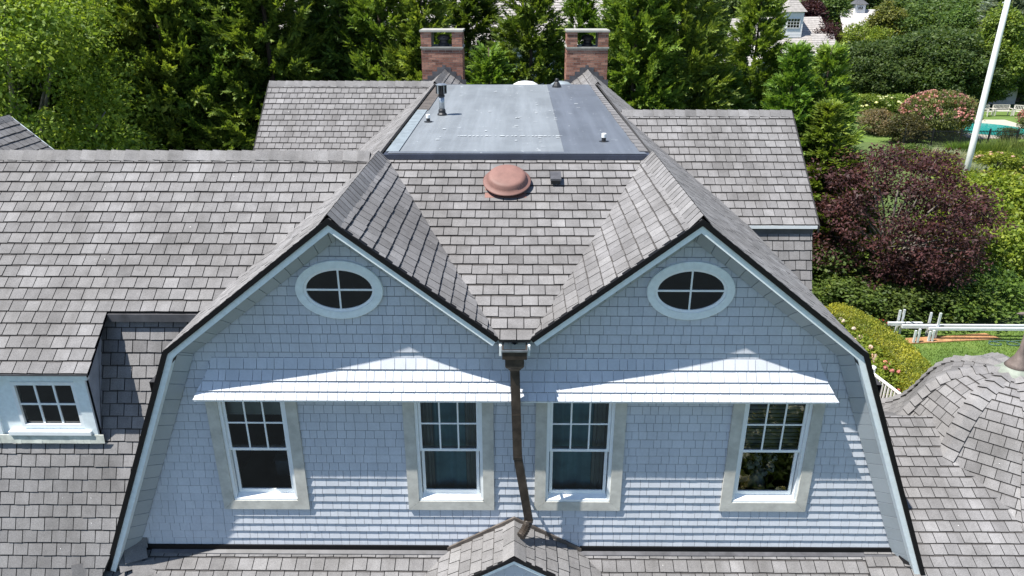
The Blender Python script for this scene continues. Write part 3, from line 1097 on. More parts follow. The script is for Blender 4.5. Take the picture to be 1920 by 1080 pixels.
for k in range(70):
    if k < 26:
        x, y = -1.05 + .075 * k + drn.uniform(-.02, .02), 4.72 + drn.uniform(-.02, .02)
    else:
        x, y = drn.choice((-1.4, -.52, .05, .42, .78, 1.35)) + drn.uniform(-.06, .06), drn.uniform(3.6, 11.5)
    w_, h_ = drn.uniform(.012, .05), drn.uniform(.008, .03)
    z = ZD + .0225
    mb.poly([(x - w_, y - h_, z), (x + w_, y - h_ * .6, z), (x + w_ * .7, y + h_, z), (x - w_ * .8, y + h_, z)])
mb.build('sealant_patches', 'sealant', deck_o, kind='stuff')
mb = MB()
mb.box(-2.17, 2.21, 3.205, 3.238, 8.875, ZD + .010)
mb.build('deck_fascia', 'membrane_edge', deck_o)

# roof fittings
v = bpy.data.objects.new('vent_stack', None); COL.objects.link(v); v.parent = house
v['label'] = 'tall vent pipe with louvred black cap on the flat roof'
c = (-1.55, 7.01, ZD)
mb = MB(); mb.lathe(c, [(.10, 0), (.10, .03), (.075, .06), (.075, .11), (.062, .13)], 20); mb.build('boot', 'black_vent', v, smooth=False)
mb = MB(); mb.lathe(c, [(.058, .10), (.058, .40)], 20); mb.build('pipe', 'galvanised', v, smooth=True)
mb = MB(); mb.lathe(c, [(.07, .385), (.07, .41), (.06, .415), (.06, .43), (.085, .445)], 20); mb.build('collar', 'black_vent', v)
for k in range(14):
    an = 2 * math.pi * k / 14
    mb = MB()
    p = Vector(c) + Vector((math.cos(an) * .105, math.sin(an) * .105, 0))
    mb.bar(p + Vector((0, 0, .45)), p + Vector((0, 0, .62)), .028, .010, up=(math.cos(an + .6), math.sin(an + .6), 0))
    mb.build('louvre', 'black_vent' if k % 3 else 'galvanised', v)
mb = MB(); mb.lathe(c, [(.115, .62), (.115, .632), (.06, .65)], 20); mb.build('cap', 'galvanised', v)
mb = MB(); mb.lathe(c, [(.08, .44), (.08, .62)], 16); mb.build('core', 'black_vent', v)
for (x, y, s, lab) in ((-1.75, 6.19, 1, 'short black pipe with white cap at the left of the flat roof'), (1.546, 4.27, 1, 'short black pipe with white cap at the right front of the flat roof')):
    v = bpy.data.objects.new('vent_pipe', None); COL.objects.link(v); v.parent = house
    v['label'] = lab
    mb = MB(); mb.lathe((x, y, ZD), [(.085, 0), (.085, .016), (.038, .025), (.038, .10)], 16); mb.build('pipe', 'black_vent', v)
    mb = MB(); mb.lathe((x, y, ZD), [(.043, .085), (.043, .15), (.035, .157)], 16); mb.build('cap', 'white_plastic', v)
mb = MB(); mb.lathe((1.07, 11.3, ZD), [(.13, 0), (.11, .06), (.07, .13), (.05, .15), (.05, .22), (.03, .24)], 16)
o = mb.build('vent_cone', 'black_vent', house); o['label'] = 'black conical vent at the back edge of the flat roof'
for x, r, lab in ((.27, .42, 'white dome skylight behind the flat roof'), (1.30, .36, 'grey dome skylight behind the flat roof')):
    v = bpy.data.objects.new('skylight', None); COL.objects.link(v); v.parent = house; v['label'] = lab
    mb = MB(); mb.lathe((x, 13.2, 8.62), [(r, -.5), (r, 0)], 28); mb.build('curb', 'galvanised', v)
    mb = MB(); mb.lathe((x, 13.2, 8.62), [(r * 1.02, 0), (r, .08), (r * .85, .17), (r * .55, .235), (r * .2, .26), (.01, .262)], 28)
    mb.build('dome', 'white_plastic' if x < 1 else 'metal_flashing', v, smooth=True)
# mushroom fan on the slope between the gables
N = Vector((0, -.41, 1)).normalized()
v = bpy.data.objects.new('roof_fan', None); COL.objects.link(v); v.parent = house
v['label'] = 'brown red mushroom fan housing on the slope between the gables'
c = Vector((-.13, 2.60, 7.43 + .41 * 2.85))
mb = MB(); mb.lathe(c, [(.30, 0), (.30, .02), (.25, .03), (.24, .10)], 32, axis=N); mb.build('base', 'black_vent', v)
mb = MB(); mb.lathe(c, [(.30, .088), (.372, .084), (.376, .094), (.362, .106), (.325, .120), (.308, .150), (.292, .195), (.27, .214), (.235, .224), (.12, .231), (.01, .233)], 48, axis=N)
mb.build('hood', 'terracotta_paint', v, smooth=True)
mb = MB(); mb.extrude([tuple(c + Vector(q)) for q in ((-.34, -.30, -.105), (.30, -.30, -.105), (.30, .2, .10), (-.34, .2, .10))], tuple(N * -.006)); mb.build('flange', 'terracotta_paint', v)
v = bpy.data.objects.new('box_vent', None); COL.objects.link(v); v.parent = house
v['label'] = 'small black box vent beside the mushroom fan'
c = Vector((.63, 2.66, 7.43 + .41 * 2.91))
mb = MB()
hood = [(-.085, -.11, .10), (.085, -.11, .10), (.085, .10, .17), (-.085, .10, .17)]
mb.extrude([tuple(c + Vector(q)) for q in hood], (0, 0, -.03)); mb.build('hood', 'lead_flashing', v)
mb = MB(); mb.extrude([tuple(c + Vector(q)) for q in ((-.075, -.06, .068), (.075, -.06, .068), (.075, .09, .12), (-.075, .09, .12))], (0, 0, -.14)); mb.build('throat', 'black_vent', v)

# --- scupper, leader head and downspout
v = bpy.data.objects.new('downspout', None); COL.objects.link(v); v.parent = house
v['label'] = 'brown copper downspout between the gables'
mb = MB()
mb.box(-.155, .155, -.50, -.48, 7.19, 7.32); mb.box(-.155, -.14, -.479, -.25, 7.19, 7.32); mb.box(.14, .155, -.479, -.25, 7.19, 7.32); mb.box(-.139, .139, -.479, -.25, 7.19, 7.205)
mb.build('scupper_box', 'copper_brown', v)
mb = MB()
mb.box(-.165, .165, -.512, -.501, 7.30, 7.325); mb.box(-.166, -.156, -.50, -.36, 7.30, 7.325); mb.box(.156, .166, -.50, -.36, 7.30, 7.325)
mb.build('scupper_rim', 'galvanised', v)
for sg in (-1, 1):
    mb = MB(); mb.box(sg * .182 - .014, sg * .182 + .014, -.40, -.33, 7.19, 7.33); mb.build('end_block', 'trim_paint', v)
mb = MB()
base = len(mb.v)
prof = [(.12, 7.188), (.12, 7.07), (.105, 7.04), (.085, 7.02), (.06, 6.98), (.055, 6.94)]
for w_, z in prof:
    d_ = w_ * .85
    mb.v.extend([(-w_, -.36 - d_, z), (w_, -.36 - d_, z), (w_, -.36 + d_, z), (-w_, -.36 + d_, z)])
for i in range(len(prof) - 1):
    for k in range(4):
        k2 = (k + 1) % 4
        mb.f.append([base + i * 4 + k, base + (i + 1) * 4 + k, base + (i + 1) * 4 + k2, base + i * 4 + k2]); mb.m.append(0); mb.t.append(.5)
mb.build('leader_head', 'copper_brown', v)
mb = MB(); mb.bar((.003, -.36, 6.99), (.045, -.345, 5.60), .122, .09, up=(0, 1, 0)); mb.build('pipe', 'copper_brown', v)
mb = MB(); mb.bar((.043, -.345, 5.64), (.205, -.30, 4.52), .114, .085, up=(0, 1, 0)); mb.build('pipe', 'copper_brown', v)
mb = MB()
path, rad = [], []
for k in range(19):
    a_ = k / 18
    th = a_ * 1.25
    path.append((.205 - .14 * (1 - math.cos(th)) - .02 * a_, -.30 - .20 * (1 - math.cos(th)), 4.53 - .20 * math.sin(th)))
    rad.append(.070 if k % 2 else .060)
mb.tube(path, rad, 10); mb.build('elbow', 'copper_brown', v)
for z, xx, yy in ((6.3, .024, -.352), (5.63, .044, -.345)):
    mb = MB(); mb.box(xx - .06, xx + .06, yy - .048, yy + .05, z, z + .02); mb.build('strap', 'copper_brown', v)
for z, xx in ((6.05, .03), (4.75, .17)):
    mb = MB(); mb.box(xx - .02, xx + .02, -.30, -.02, z, z + .02); mb.build('bracket', 'copper_brown', v)

# --- chimneys
brnd = random.Random(31)
BW, BH, BD, JT = .205, .062, .10, .011
def brick_mesh(w, tone):
    key = (round(w, 3), int(tone * 8))
    if key not in BRICKS:
        me = bpy.data.meshes.new('brick')
        mb = MB(); mb.box(-w / 2, w / 2, 0, BD, -BH / 2, BH / 2)
        me.from_pydata(mb.v, [], mb.f)
        me.materials.append(MAT['brick_clay'])
        at = me.attributes.new('tone', 'FLOAT', 'FACE')
        at.data.foreach_set('value', [tone] * 6)
        BRICKS[key] = me
    return BRICKS[key]
BRICKS = {}
def brick_row(par, x0, x1, y, z, half):
    x = x0
    first = True
    while x < x1 - .03:
        w = BW
        if first and half:
            w = BW / 2 - JT / 2
        w = min(w, x1 - x)
        first = False
        o = bpy.data.objects.new('brick', brick_mesh(w, brnd.random()))
        COL.objects.link(o)
        o.parent = par
        o.location = (x + w / 2, y + brnd.uniform(0, .004), z)
        x += w + JT
CY = 15.08
for xc, lab in ((-2.30, 'left brick chimney'), (2.19, 'right brick chimney')):
    v = bpy.data.objects.new('chimney', None); COL.objects.link(v); v.parent = house; v['label'] = lab
    hw = .635
    mb = MB()
    mb.box(xc - hw + .008, xc + hw - .008, CY + .008, CY + .9, 6.5, 9.62)
    for sg in (-1, 1):
        mb.box(xc + sg * (hw - .158) - .15, xc + sg * (hw - .158) + .15, CY + .008, CY + .9, 9.665, 10.09)
    mb.build('mortar_core', 'mortar', v)
    z = 8.0
    r = 0
    while z < 9.59:
        brick_row(v, xc - hw, xc + hw, CY, z, r % 2)
        z += BH + JT; r += 1
    z = 9.70
    while z < 10.07:
        for sg in (-1, 1):
            xx = xc + sg * (hw - .158)
            brick_row(v, xx - .158, xx + .158, CY, z, r % 2)
        z += BH + JT; r += 1
    # side faces, coursed bricks as one part
    sb = MB()
    z = 8.0; r = 0
    while z < 10.07:
        if not (9.59 < z < 9.70):
            for sg in (-1, 1):
                y = CY + .006 + (r % 2) * .1
                while y < CY + .88:
                    y1 = min(y + BW, CY + .9)
                    sx_ = xc + sg * hw
                    sb.box(min(sx_, sx_ - sg * .01), max(sx_, sx_ - sg * .01), y, y1, z - BH / 2, z + BH / 2, 0, brnd.random())
                    y += BW + JT
        z += BH + JT; r += 1
    sb.build('side_bricks', 'brick_clay', v, kind='stuff')
    mb = MB(); mb.box(xc - hw - .025, xc + hw + .025, CY - .03, CY + .93, 9.622, 9.662); mb.build('ledge', 'bluestone', v)
    mb = MB(); mb.box(xc - hw - .03, xc + hw + .03, CY - .03, CY + .93, 10.095, 10.15); mb.build('cap_slab', 'bluestone', v)
    mb = MB(); mb.lathe((xc + .03, CY + .42, 9.663), [(.17, 0), (.17, .05), (.12, .09), (.12, .17), (.19, .19), (.2, .25), (.17, .30), (.1, .33)], 20); mb.build('flue_cowl', 'lead_flashing' if xc < 0 else 'black_vent', v)
    for k in range(4):
        for sg in (-1, 1):
            xx0 = .045 + k * .155
            zz = 8.985 - PT * (xx0)
            mb = MB(); mb.box(min(xc + .05 * (1 if xc < 0 else 0) + sg * xx0, xc + .05 * (1 if xc < 0 else 0) + sg * (xx0 + .17)), max(xc + .05 * (1 if xc < 0 else 0) + sg * xx0, xc + .05 * (1 if xc < 0 else 0) + sg * (xx0 + .17)), CY - .012 + .0008 * k, CY - .004, zz - .22, zz + .105)
            mb.build('step_flashing', 'lead_flashing', v)
    mb = MB(); mb.box(xc - .05 + (.05 if xc < 0 else 0), xc + .05 + (.05 if xc < 0 else 0), CY - .014, CY - .003, 8.7, 9.125); mb.build('step_flashing', 'lead_flashing', v)

# --- shed dormer on the left wing
v = bpy.data.objects.new('dormer', None); COL.objects.link(v); v.parent = house; v['label'] = 'shed dormer with a six light window on the left wing'
DY = .28
DX0, DX1 = -7.50, -5.99
mb = MB()
for r_ in minus_rect([(DX0, 5.40), (DX1, 5.40), (DX1, 6.66), (DX0, 6.66)], (-7.02, -6.18, 5.69, 6.37)):
    mb.extrude([(x, DY, z) for x, z in ccw(r_)], (0, .06, 0))
mb.build('front_panel', 'trim_paint', v)
for sx_ in (DX1, DX0):
    mb = MB()
    q = [(sx_, DY, 5.30), (sx_, DY, 6.70), (sx_, .90, 7.16), (sx_, 1.03, 7.12), (sx_, DY - .03, 5.30)]
    mb.extrude(q if sx_ < -7 else q[::-1], (.03 if sx_ < -7 else -.03, 0, 0)); mb.build('cheek', 'cheek_metal', v)
for xa, xb in ((DX1 - .155, DX1 + .01), (DX0 - .01, DX0 + .15)):
    mb = MB(); mb.box(xa, xb, DY - .035, DY - .001, 5.46, 6.54); mb.build('corner_board', 'trim_paint', v)
mb = MB(); mb.box(-9.0, -5.90, DY - .10, DY - .037, 6.475, 6.62); mb.build('eave_board', 'trim_paint', v)
mb = MB(); mb.extrude([(-9.2, .12, 6.60), (-5.835, .12, 6.60), (-5.835, .12, 6.575), (-9.2, .12, 6.575)], (0, .03, 0)); mb.build('drip_edge', 'lead_flashing', v)
mb = MB(); mb.extrude([(-5.835, .12, 6.592), (-5.835, .89, 7.194), (-5.835, .89, 7.16), (-5.835, .12, 6.558)], (-.02, 0, 0)); mb.build('verge_board', 'drip_edge', v)
mb = MB(); frame_rect(mb, -7.05, -6.15, 5.66, 6.40, .05, DY - .025, DY + .02, wb=.05); mb.build('window_frame', 'white_paint', v)
mb = MB(); mb.box(-7.24, -6.06, DY - .075, DY + .01, 5.555, 5.615); mb.build('sill', 'white_paint', v)
gx0, gx1, gz0, gz1 = -7.0, -6.20, 5.71, 6.35
for k in (1, 2):
    xx = gx0 + (gx1 - gx0) * k / 3
    mb = MB(); mb.box(xx - .014, xx + .014, DY - .002, DY + .014, gz0, gz1); mb.build('muntin', 'white_paint', v)
zz = (gz0 + gz1) / 2
mb = MB(); mb.box(gx0, gx1, DY, DY + .012, zz - .014, zz + .014); mb.build('muntin', 'white_paint', v)
for a_ in range(3):
    for b_ in range(2):
        mb = MB()
        xa, xb = gx0 + (gx1 - gx0) * a_ / 3, gx0 + (gx1 - gx0) * (a_ + 1) / 3
        za, zb = gz0 + (gz1 - gz0) * b_ / 2, gz0 + (gz1 - gz0) * (b_ + 1) / 2
        mb.poly([(xa, DY + .016, za), (xb, DY + .016, za), (xb, DY + .016, zb), (xa, DY + .016, zb)])
        mb.build('pane', 'dark_glass', v)
arn = random.Random(9)
mb = MB()
xs = [-7.9 + .1 * k for k in range(21)]
for xa, xb in zip(xs[:-1], xs[1:]):
    mb.extrude([(xa, DY - .045, 5.553), (xb, DY - .045, 5.553), (xb, .222 + arn.uniform(-.004, .004), 5.42), (xa, .222, 5.42)][::-1], (0, -.006, -.006))
mb.build('apron_flashing', 'apron_lead', v)
# fascia under the break of the left wing and of the right wing
mb = MB(); mb.box(-5.83, -4.55, .86, .90, 7.05, 7.165); mb.build('eave_board', 'lead_flashing', house)
mb = MB(); mb.box(4.5, 5.86, 5.0, 5.05, 7.12, 7.18); mb.build('eave_board', 'white_paint', house)
mb = MB(); mb.box(4.5, 5.81, 5.06, 5.10, 6.98, 7.118); mb.build('eave_flashing', 'lead_flashing', house)
# verges of the side wings
for pts, off in (([(5.875, YR_ - 2.28, ZE - .01), (5.875, YR_, ZR), (5.875, YR_, ZR - .14), (5.875, YR_ - 2.28, ZE - .15)], (.03, 0, 0)),
                 ([(-6.745, YB - 2.28, ZE - .01), (-6.745, YB, ZR), (-6.745, YB, ZR - .14), (-6.745, YB - 2.28, ZE - .15)], (-.03, 0, 0)),
                 ([(-12.05, 9.02, 8.56), (-10.6, 9.02, 7.18), (-10.6, 9.02, 7.04), (-12.05, 9.02, 8.42)], (0, .03, 0))):
    mb = MB(); mb.extrude(pts, off); mb.build('verge_board', 'asphalt_edge' if off[0] else 'trim_paint', house)
# turret collar and weather vane
v = bpy.data.objects.new('weather_vane', None); COL.objects.link(v); v.parent = house; v['label'] = 'copper finial with a pointed vane on the bell turret'
mb = MB(); mb.lathe((TC.x, TC.y, 5.51), [(.36, -.03), (.33, .035), (.22, .09), (.19, .14)], 24); mb.build('collar', 'patina', v, smooth=True)
mb = MB(); mb.lathe((TC.x, TC.y, 5.63), [(.20, 0), (.15, .08), (.08, .2), (.04, .34), (.025, .88)], 20); mb.build('spire', 'weathered_copper', v, smooth=True)
mb = MB(); mb.lathe((TC.x, TC.y, 6.60), [(.02, -.10), (.07, -.07), (.095, 0), (.07, .07), (.03, .10)], 20); mb.build('ball', 'weathered_copper', v, smooth=True)
mb = MB(); mb.lathe((TC.x - .05, TC.y, 6.605), [(.05, 0), (.03, .08), (.026, .13), (.012, .18), (.002, .21)], 12, axis=(-1, 0, .03)); mb.build('pointer', 'weathered_copper', v)
# walls of the lower storeys and the far sides
mb = MB()
for (x0, x1, y0, y1, z0, z1) in ((-5.4, 5.4, .09, 15.5, 0, 3.9), (-4.9, 4.9, 3.7, 15.05, 3.9, 6.0), (-4.2, 4.2, 3.9, 14.9, 6.0, 7.0), (-14.8, -5.4, .6, 5.6, 0, 3.9), (-14.8, -4.6, 1.3, 5.2, 3.9, 6.9), (5.4, 5.75, 4.3, 9.4, 0, 3.9),
                                 (5.4, 10.9, -1.5, 3.3, 0, 2.9), (-6.6, -5.4, 9.2, 14.2, 0, 6.8), (-5.4, 5.4, -1.9, .09, 0, 2.2), (-13.5, -10.9, 5.2, 8.9, 0, 6.7)):
    mb.box(x0, x1, y0, y1, z0, z1)
for P4 in ([(5.79, 5.05, 3.9), (5.79, 9.5, 3.9), (5.79, 9.5, 7.15), (5.79, YR_, 8.85), (5.79, 5.05, 7.15)], [(-6.66, 9.8, 6), (-6.66, 14.2, 6), (-6.66, 14.2, 7.1), (-6.66, YB, 8.85), (-6.66, 9.8, 7.1)],
           [(-3.8, 15.06, 6.5), (3.8, 15.06, 6.5), (3.8, 15.06, 7.2), (A, 15.06, 8.9), (0, 15.06, 7.2), (-A, 15.06, 8.9), (-3.8, 15.06, 7.2)]):
    mb.poly(P4)
mb.build('lower_walls', 'trim_paint', house)

# ------------------------------------------------------------------ ground, lawn, pool
m, t, p = new_mat('ground_soil')
tc = node(t, 'ShaderNodeTexCoord').outputs['Object']
n1 = noise(t, 0.35, 5, 0.6, tc)
n2 = noise(t, 9.0, 5, 0.7, tc)
c1 = ramp(t, n1.outputs[0], [(0.35, (0.045, 0.075, 0.016)), (0.55, (0.075, 0.115, 0.026)), (0.75, (0.10, 0.12, 0.035))])
c2 = ramp(t, n2.outputs[0], [(0.3, (0.6, 0.6, 0.6)), (0.7, (1.3, 1.3, 1.2))])
t.links.new(mix(t, c1, c2, 1.0, 'MULTIPLY'), p.inputs['Base Color'])
p.inputs['Roughness'].default_value = 0.95
bump(t, p, n2.outputs[0], 0.6, 0.05)

m, t, p = new_mat('lawn')
tc = node(t, 'ShaderNodeTexCoord').outputs['Object']
n1 = noise(t, 1.1, 5, 0.6, tc)
n2 = noise(t, 30.0, 4, 0.7, tc)
c1 = ramp(t, n1.outputs[0], [(0.3, (0.075, 0.135, 0.020)), (0.6, (0.115, 0.185, 0.032)), (0.8, (0.15, 0.20, 0.045))])
c2 = ramp(t, n2.outputs[0], [(0.3, (0.55, 0.55, 0.55)), (0.7, (1.35, 1.35, 1.3))])
t.links.new(mix(t, c1, c2, 1.0, 'MULTIPLY'), p.inputs['Base Color'])
p.inputs['Roughness'].default_value = 0.9
bump(t, p, n2.outputs[0], 0.8, 0.03)
m, t, p = new_mat('pool_water')
p.inputs['Base Color'].default_value = (0.03, 0.30, 0.27, 1)
p.inputs['Roughness'].default_value = 0.08
wn = noise(t, 2.2, 3)
bump(t, p, wn.outputs[0], 0.25, 0.05)
simple('unseen_front_ground', (0.022, 0.03, 0.034), 0.95, var=0.3, scale=2)  # unseen ground in front, kept dark to limit bounce and pane reflections
simple('pool_stone', (0.40, 0.37, 0.30), 0.8, var=0.12)
simple('deck_boards', (0.34, 0.14, 0.06), 0.7, var=0.15)
simple('plank_wood', (0.36, 0.19, 0.09), 0.75, var=0.28, scale=5, bmp=0.2)
simple('white_aluminium', (0.66, 0.69, 0.72), 0.45, metal=0.2, var=0.1)
simple('rail_paint', (0.80, 0.80, 0.79), 0.45, var=0.04)
simple('bark', (0.075, 0.055, 0.04), 0.95, var=0.35, scale=9, bmp=0.6, bscale=18)
simple('bark_grey', (0.17, 0.15, 0.13), 0.95, var=0.3, scale=9, bmp=0.5, bscale=18)
simple('fence_iron', (0.012, 0.012, 0.014), 0.5)
simple('siding_white', (0.78, 0.78, 0.77), 0.6, var=0.04)
simple('cedar_grey', (0.33, 0.31, 0.295), 0.9, var=0.22, scale=3)
simple('cedar_pale', (0.46, 0.44, 0.43), 0.9, var=0.14, scale=3)
simple('slate_dark', (0.10, 0.105, 0.115), 0.85, var=0.2)
simple('hedge_core', (0.07, 0.08, 0.02), 0.95)
simple('hose_rubber', (0.05, 0.10, 0.09), 0.5)

def struct(name, mb, mat):
    o = mb.build(name, mat)
    o['kind'] = 'structure'
    return o
mb = MB()
mb.poly([(-420, -150, 0), (420, -150, 0), (420, 600, 0), (-420, 600, 0)])
struct('ground', mb, 'ground_soil')
mb = MB(); mb.poly([(9.5, 4, .006), (30, 4, .006), (30, 15.2, .006), (9.5, 15.2, .006)]); struct('lawn', mb, 'lawn')
mb = MB(); mb.poly([(-30, -40, .006), (9.3, -40, .006), (9.3, -3.2, .006), (-30, -3.2, .006)]); struct('unseen_front_ground', mb, 'unseen_front_ground')
mb = MB(); mb.poly([(24, 48.2, .006), (60, 48.2, .006), (60, 64, .006), (24, 64, .006)]); struct('pool_lawn', mb, 'lawn')
mb = MB(); mb.extrude([(35.8, 49.6, .05), (43.6, 49.6, .05), (43.6, 58.0, .05), (35.8, 58.0, .05)], (0, 0, -.06)); struct('pool_terrace', mb, 'pool_stone')
mb = MB()
pts = [(39.3 + 2.9 * math.cos(a_) * (1 + .12 * math.cos(2 * a_)), 53.6 + 3.0 * math.sin(a_), .058) for a_ in [2 * math.pi * k / 40 for k in range(40)]]
mb.poly(pts); struct('pool_water', mb, 'pool_water')

# ------------------------------------------------------------------ foliage
def leaf_material(name, translucency=0.35, hue=0.0):
    m = bpy.data.materials.new(name)
    m.use_nodes = True
    MAT[name] = m
    t = m.node_tree
    p = t.nodes['Principled BSDF']
    oi = node(t, 'ShaderNodeObjectInfo')
    ge = node(t, 'ShaderNodeNewGeometry')
    tc = node(t, 'ShaderNodeTexCoord').outputs['Object']
    v = ramp(t, ge.outputs['Random Per Island'], [(0.0, (0.55, 0.62, 0.55)), (0.5, (1.0, 1.0, 1.0)), (1.0, (1.55, 1.42, 1.15))])
    c = mix(t, oi.outputs['Color'], v, 1.0, 'MULTIPLY')
    nz = noise(t, 1.1, 3, 0.6, tc)
    v2 = ramp(t, nz.outputs[0], [(0.35, (0.72, 0.80, 0.72)), (0.65, (1.28, 1.18, 1.05))])
    c = mix(t, c, v2, 1.0, 'MULTIPLY')
    t.links.new(c, p.inputs['Base Color'])
    p.inputs['Roughness'].default_value = 0.55
    p.inputs['Specular IOR Level'].default_value = 0.35
    tr = node(t, 'ShaderNodeBsdfTranslucent')
    tcx = mix(t, c, (1.25, 1.25, 0.6), 1.0, 'MULTIPLY')
    t.links.new(tcx, tr.inputs[0])
    ms = node(t, 'ShaderNodeMixShader')
    ms.inputs[0].default_value = translucency
    t.links.new(p.outputs[0], ms.inputs[1])
    t.links.new(tr.outputs[0], ms.inputs[2])
    t.links.new(ms.outputs[0], t.nodes['Material Output'].inputs[0])
leaf_material('leaf', 0.42)
leaf_material('needle', 0.36)
leaf_material('petal', 0.3)

def quad_mesh(name, V, mat, extra=None):
    """V: (n,4,3) array of separate quads"""
    V = np.ascontiguousarray(V, dtype=np.float32)
    n = V.shape[0]
    me = bpy.data.meshes.new(name)
    me.vertices.add(n * 4)
    me.vertices.foreach_set('co', V.reshape(-1))
    me.loops.add(n * 4)
    me.loops.foreach_set('vertex_index', np.arange(n * 4, dtype=np.int32))
    me.polygons.add(n)
    me.polygons.foreach_set('loop_start', np.arange(0, n * 4, 4, dtype=np.int32))
    me.polygons.foreach_set('loop_total', np.full(n, 4, dtype=np.int32))
    me.materials.append(MAT[mat])
    me.update(calc_edges=True)
    return me

def unit(a):
    return a / (np.linalg.norm(a, axis=-1, keepdims=True) + 1e-9)

def kites(P, D, S, L, W):
    """leaf-shaped quads at P along D, S sideways"""
    L = np.asarray(L)[:, None]
    W = np.asarray(W)[:, None]
    m = P + D * L * 0.45
    return np.stack([P, m + S * W * .5, P + D * L, m - S * W * .5], axis=1)

def conifer_mesh(seed, H, R, boughs=230, dens=1.0, base=0.04, shape=0.75, spray=0.60, rise=0.35):
    """feathery cypress: ascending boughs, each set with flat fern-like sprays"""
    r = np.random.default_rng(seed)
    out = []
    hh = base + (1 - base) * r.random(boughs) ** 1.05
    az = r.random(boughs) * 2 * np.pi
    for h, a in zip(hh, az):
        L = (R * (1 - h) ** shape + .25) * r.uniform(.72, 1.12)
        el = r.uniform(-.15, .42) + rise * h
        d0 = np.array([math.cos(a) * math.cos(el), math.sin(a) * math.cos(el), math.sin(el)])
        o = np.array([0, 0, h * H * .93])
        ns = max(4, int((5 + L * 7.5) * dens))
        f = .30 + .70 * r.random(ns) ** .7
        f[0] = 1.0
        bend = np.array([0, 0, 1.0])
        pos = o + d0 * (f[:, None] * L) + bend * (f[:, None] ** 2 * L * r.uniform(-.22, .18))
        side = np.cross(d0, [0, 0, 1.0]); side /= np.linalg.norm(side)
        sgn = r.choice([-1, 1], ns)
        spread = r.uniform(.1, 1.1, ns) * (1.15 - .75 * f)
        sd = unit(d0 + side * (sgn * spread)[:, None] + np.array([0, 0, 1.0]) * r.uniform(-.4, .35, ns)[:, None] + r.normal(0, .15, (ns, 3)))
        sl = spray * r.uniform(.65, 1.25, ns) * (.8 + .35 * (1 - h))
        sn = unit(np.cross(sd, side) * 1.0 + r.normal(0, .45, (ns, 3)))
        ss = unit(np.cross(sd, sn))
        # leaflets along each spray
        k = 12
        fr = np.linspace(.02, 1, k)
        for j in range(k):
            sg = -1 if j % 2 else 1
            ang = .85 - .75 * fr[j]
            if j == k - 1:
                ang = 0.0
            q = pos + sd * (sl * fr[j] * .8)[:, None]
            dd = unit(sd * math.cos(ang) + ss * (sg * math.sin(ang)) + r.normal(0, .16, (ns, 3)))
            s2 = unit(np.cross(dd, sn))
            ll = sl * (.36 - .15 * fr[j]) * r.uniform(.8, 1.25, ns)
            out.append(kites(q, dd, s2, ll, ll * r.uniform(.30, .48, ns)))
    # leader
    return np.concatenate(out)

def leafy_mesh(seed, blobs, per_m3=230, leaf=.13, aspect=.55, flat=.5, droop=.15, hollow=.55):
    """blobs: (x,y,z,rx,ry,rz); leaves through each clump, denser to its outside"""
    r = np.random.default_rng(seed)
    out = []
    for (x, y, z, a, b, c) in blobs:
        n = max(20, int(per_m3 * 4.19 * a * b * c * .6 + 40 * (a * b + b * c + a * c)))
        d = unit(r.normal(0, 1, (n, 3)))
        rad = (hollow + (1.12 - hollow) * r.random(n) ** .6)
        P = np.array([x, y, z]) + d * rad[:, None] * np.array([a, b, c])
        D = unit(d * .6 + r.normal(0, .7, (n, 3)) + np.array([0, 0, -droop]))
        Nn = unit(d * .7 + np.array([0, 0, flat]) + r.normal(0, .55, (n, 3)))
        S = unit(np.cross(D, Nn))
        L = leaf * r.uniform(.65, 1.35, n)
        out.append(kites(P, D, S, L, L * aspect))
    return np.concatenate(out)

def crown_blobs(seed, n, R, H, z0, size, shape='round', squash=.75):
    """clumps spread through an ellipsoid crown of radius R between z0 and H"""
    r = np.random.default_rng(seed)
    out = []
    zc, rz = (z0 + H) / 2, (H - z0) / 2
    for i in range(n):
        d = unit(r.normal(0, 1, 3))
        k = r.uniform(.45, 1.0) ** .6
        x, y, z = d[0] * R * k, d[1] * R * k, zc + d[2] * rz * k
        if shape == 'cone':
            f = 1 - (z - z0) / (H - z0) * .75
            x, y = x * f, y * f
        s = size * r.uniform(.6, 1.3)
        out.append((x, y, z, s * r.uniform(.9, 1.4), s * r.uniform(.9, 1.4), s * squash * r.uniform(.8, 1.1)))
    return out

def trunk_mesh(name, H, r0, mat, blobs=None, lean=0.0, seed=1, forks=0, z_fork=.35):
    mb = MB()
    rr = random.Random(seed)
    path = [(lean * k / 6 + rr.uniform(-.04, .04) * H * .05, rr.uniform(-.04, .04) * H * .05, H * k / 6) for k in range(7)]
    mb.tube(path, [r0 * (1 - .85 * k / 6) for k in range(7)], 9)
    if blobs:
        bl = list(blobs); rr.shuffle(bl)
        for b in bl[:forks]:
            s = Vector((0, 0, H * z_fork * rr.uniform(.6, 1.2)))
            e = Vector(b[:3])
            s.z = min(s.z, e.z * .8)
            mid = (s + e) / 2 + Vector((rr.uniform(-.1, .1), rr.uniform(-.1, .1), rr.uniform(0, .12))) * H * .3
            mb.tube([s, s.lerp(mid, .6), mid, mid.lerp(e, .6), e], [r0 * .42, r0 * .34, r0 * .26, r0 * .16, r0 * .06], 6)
    me = bpy.data.meshes.new(name)
    me.from_pydata(mb.v, [], mb.f)
    me.materials.append(MAT[mat])
    me.polygons.foreach_set('use_smooth', [True] * len(mb.f))
    return me

def child(name, me, parent, color=None):
    o = bpy.data.objects.new(name, me)
    COL.objects.link(o)
    o.parent = parent
    if color:
        o.color = (*color, 1)
    return o

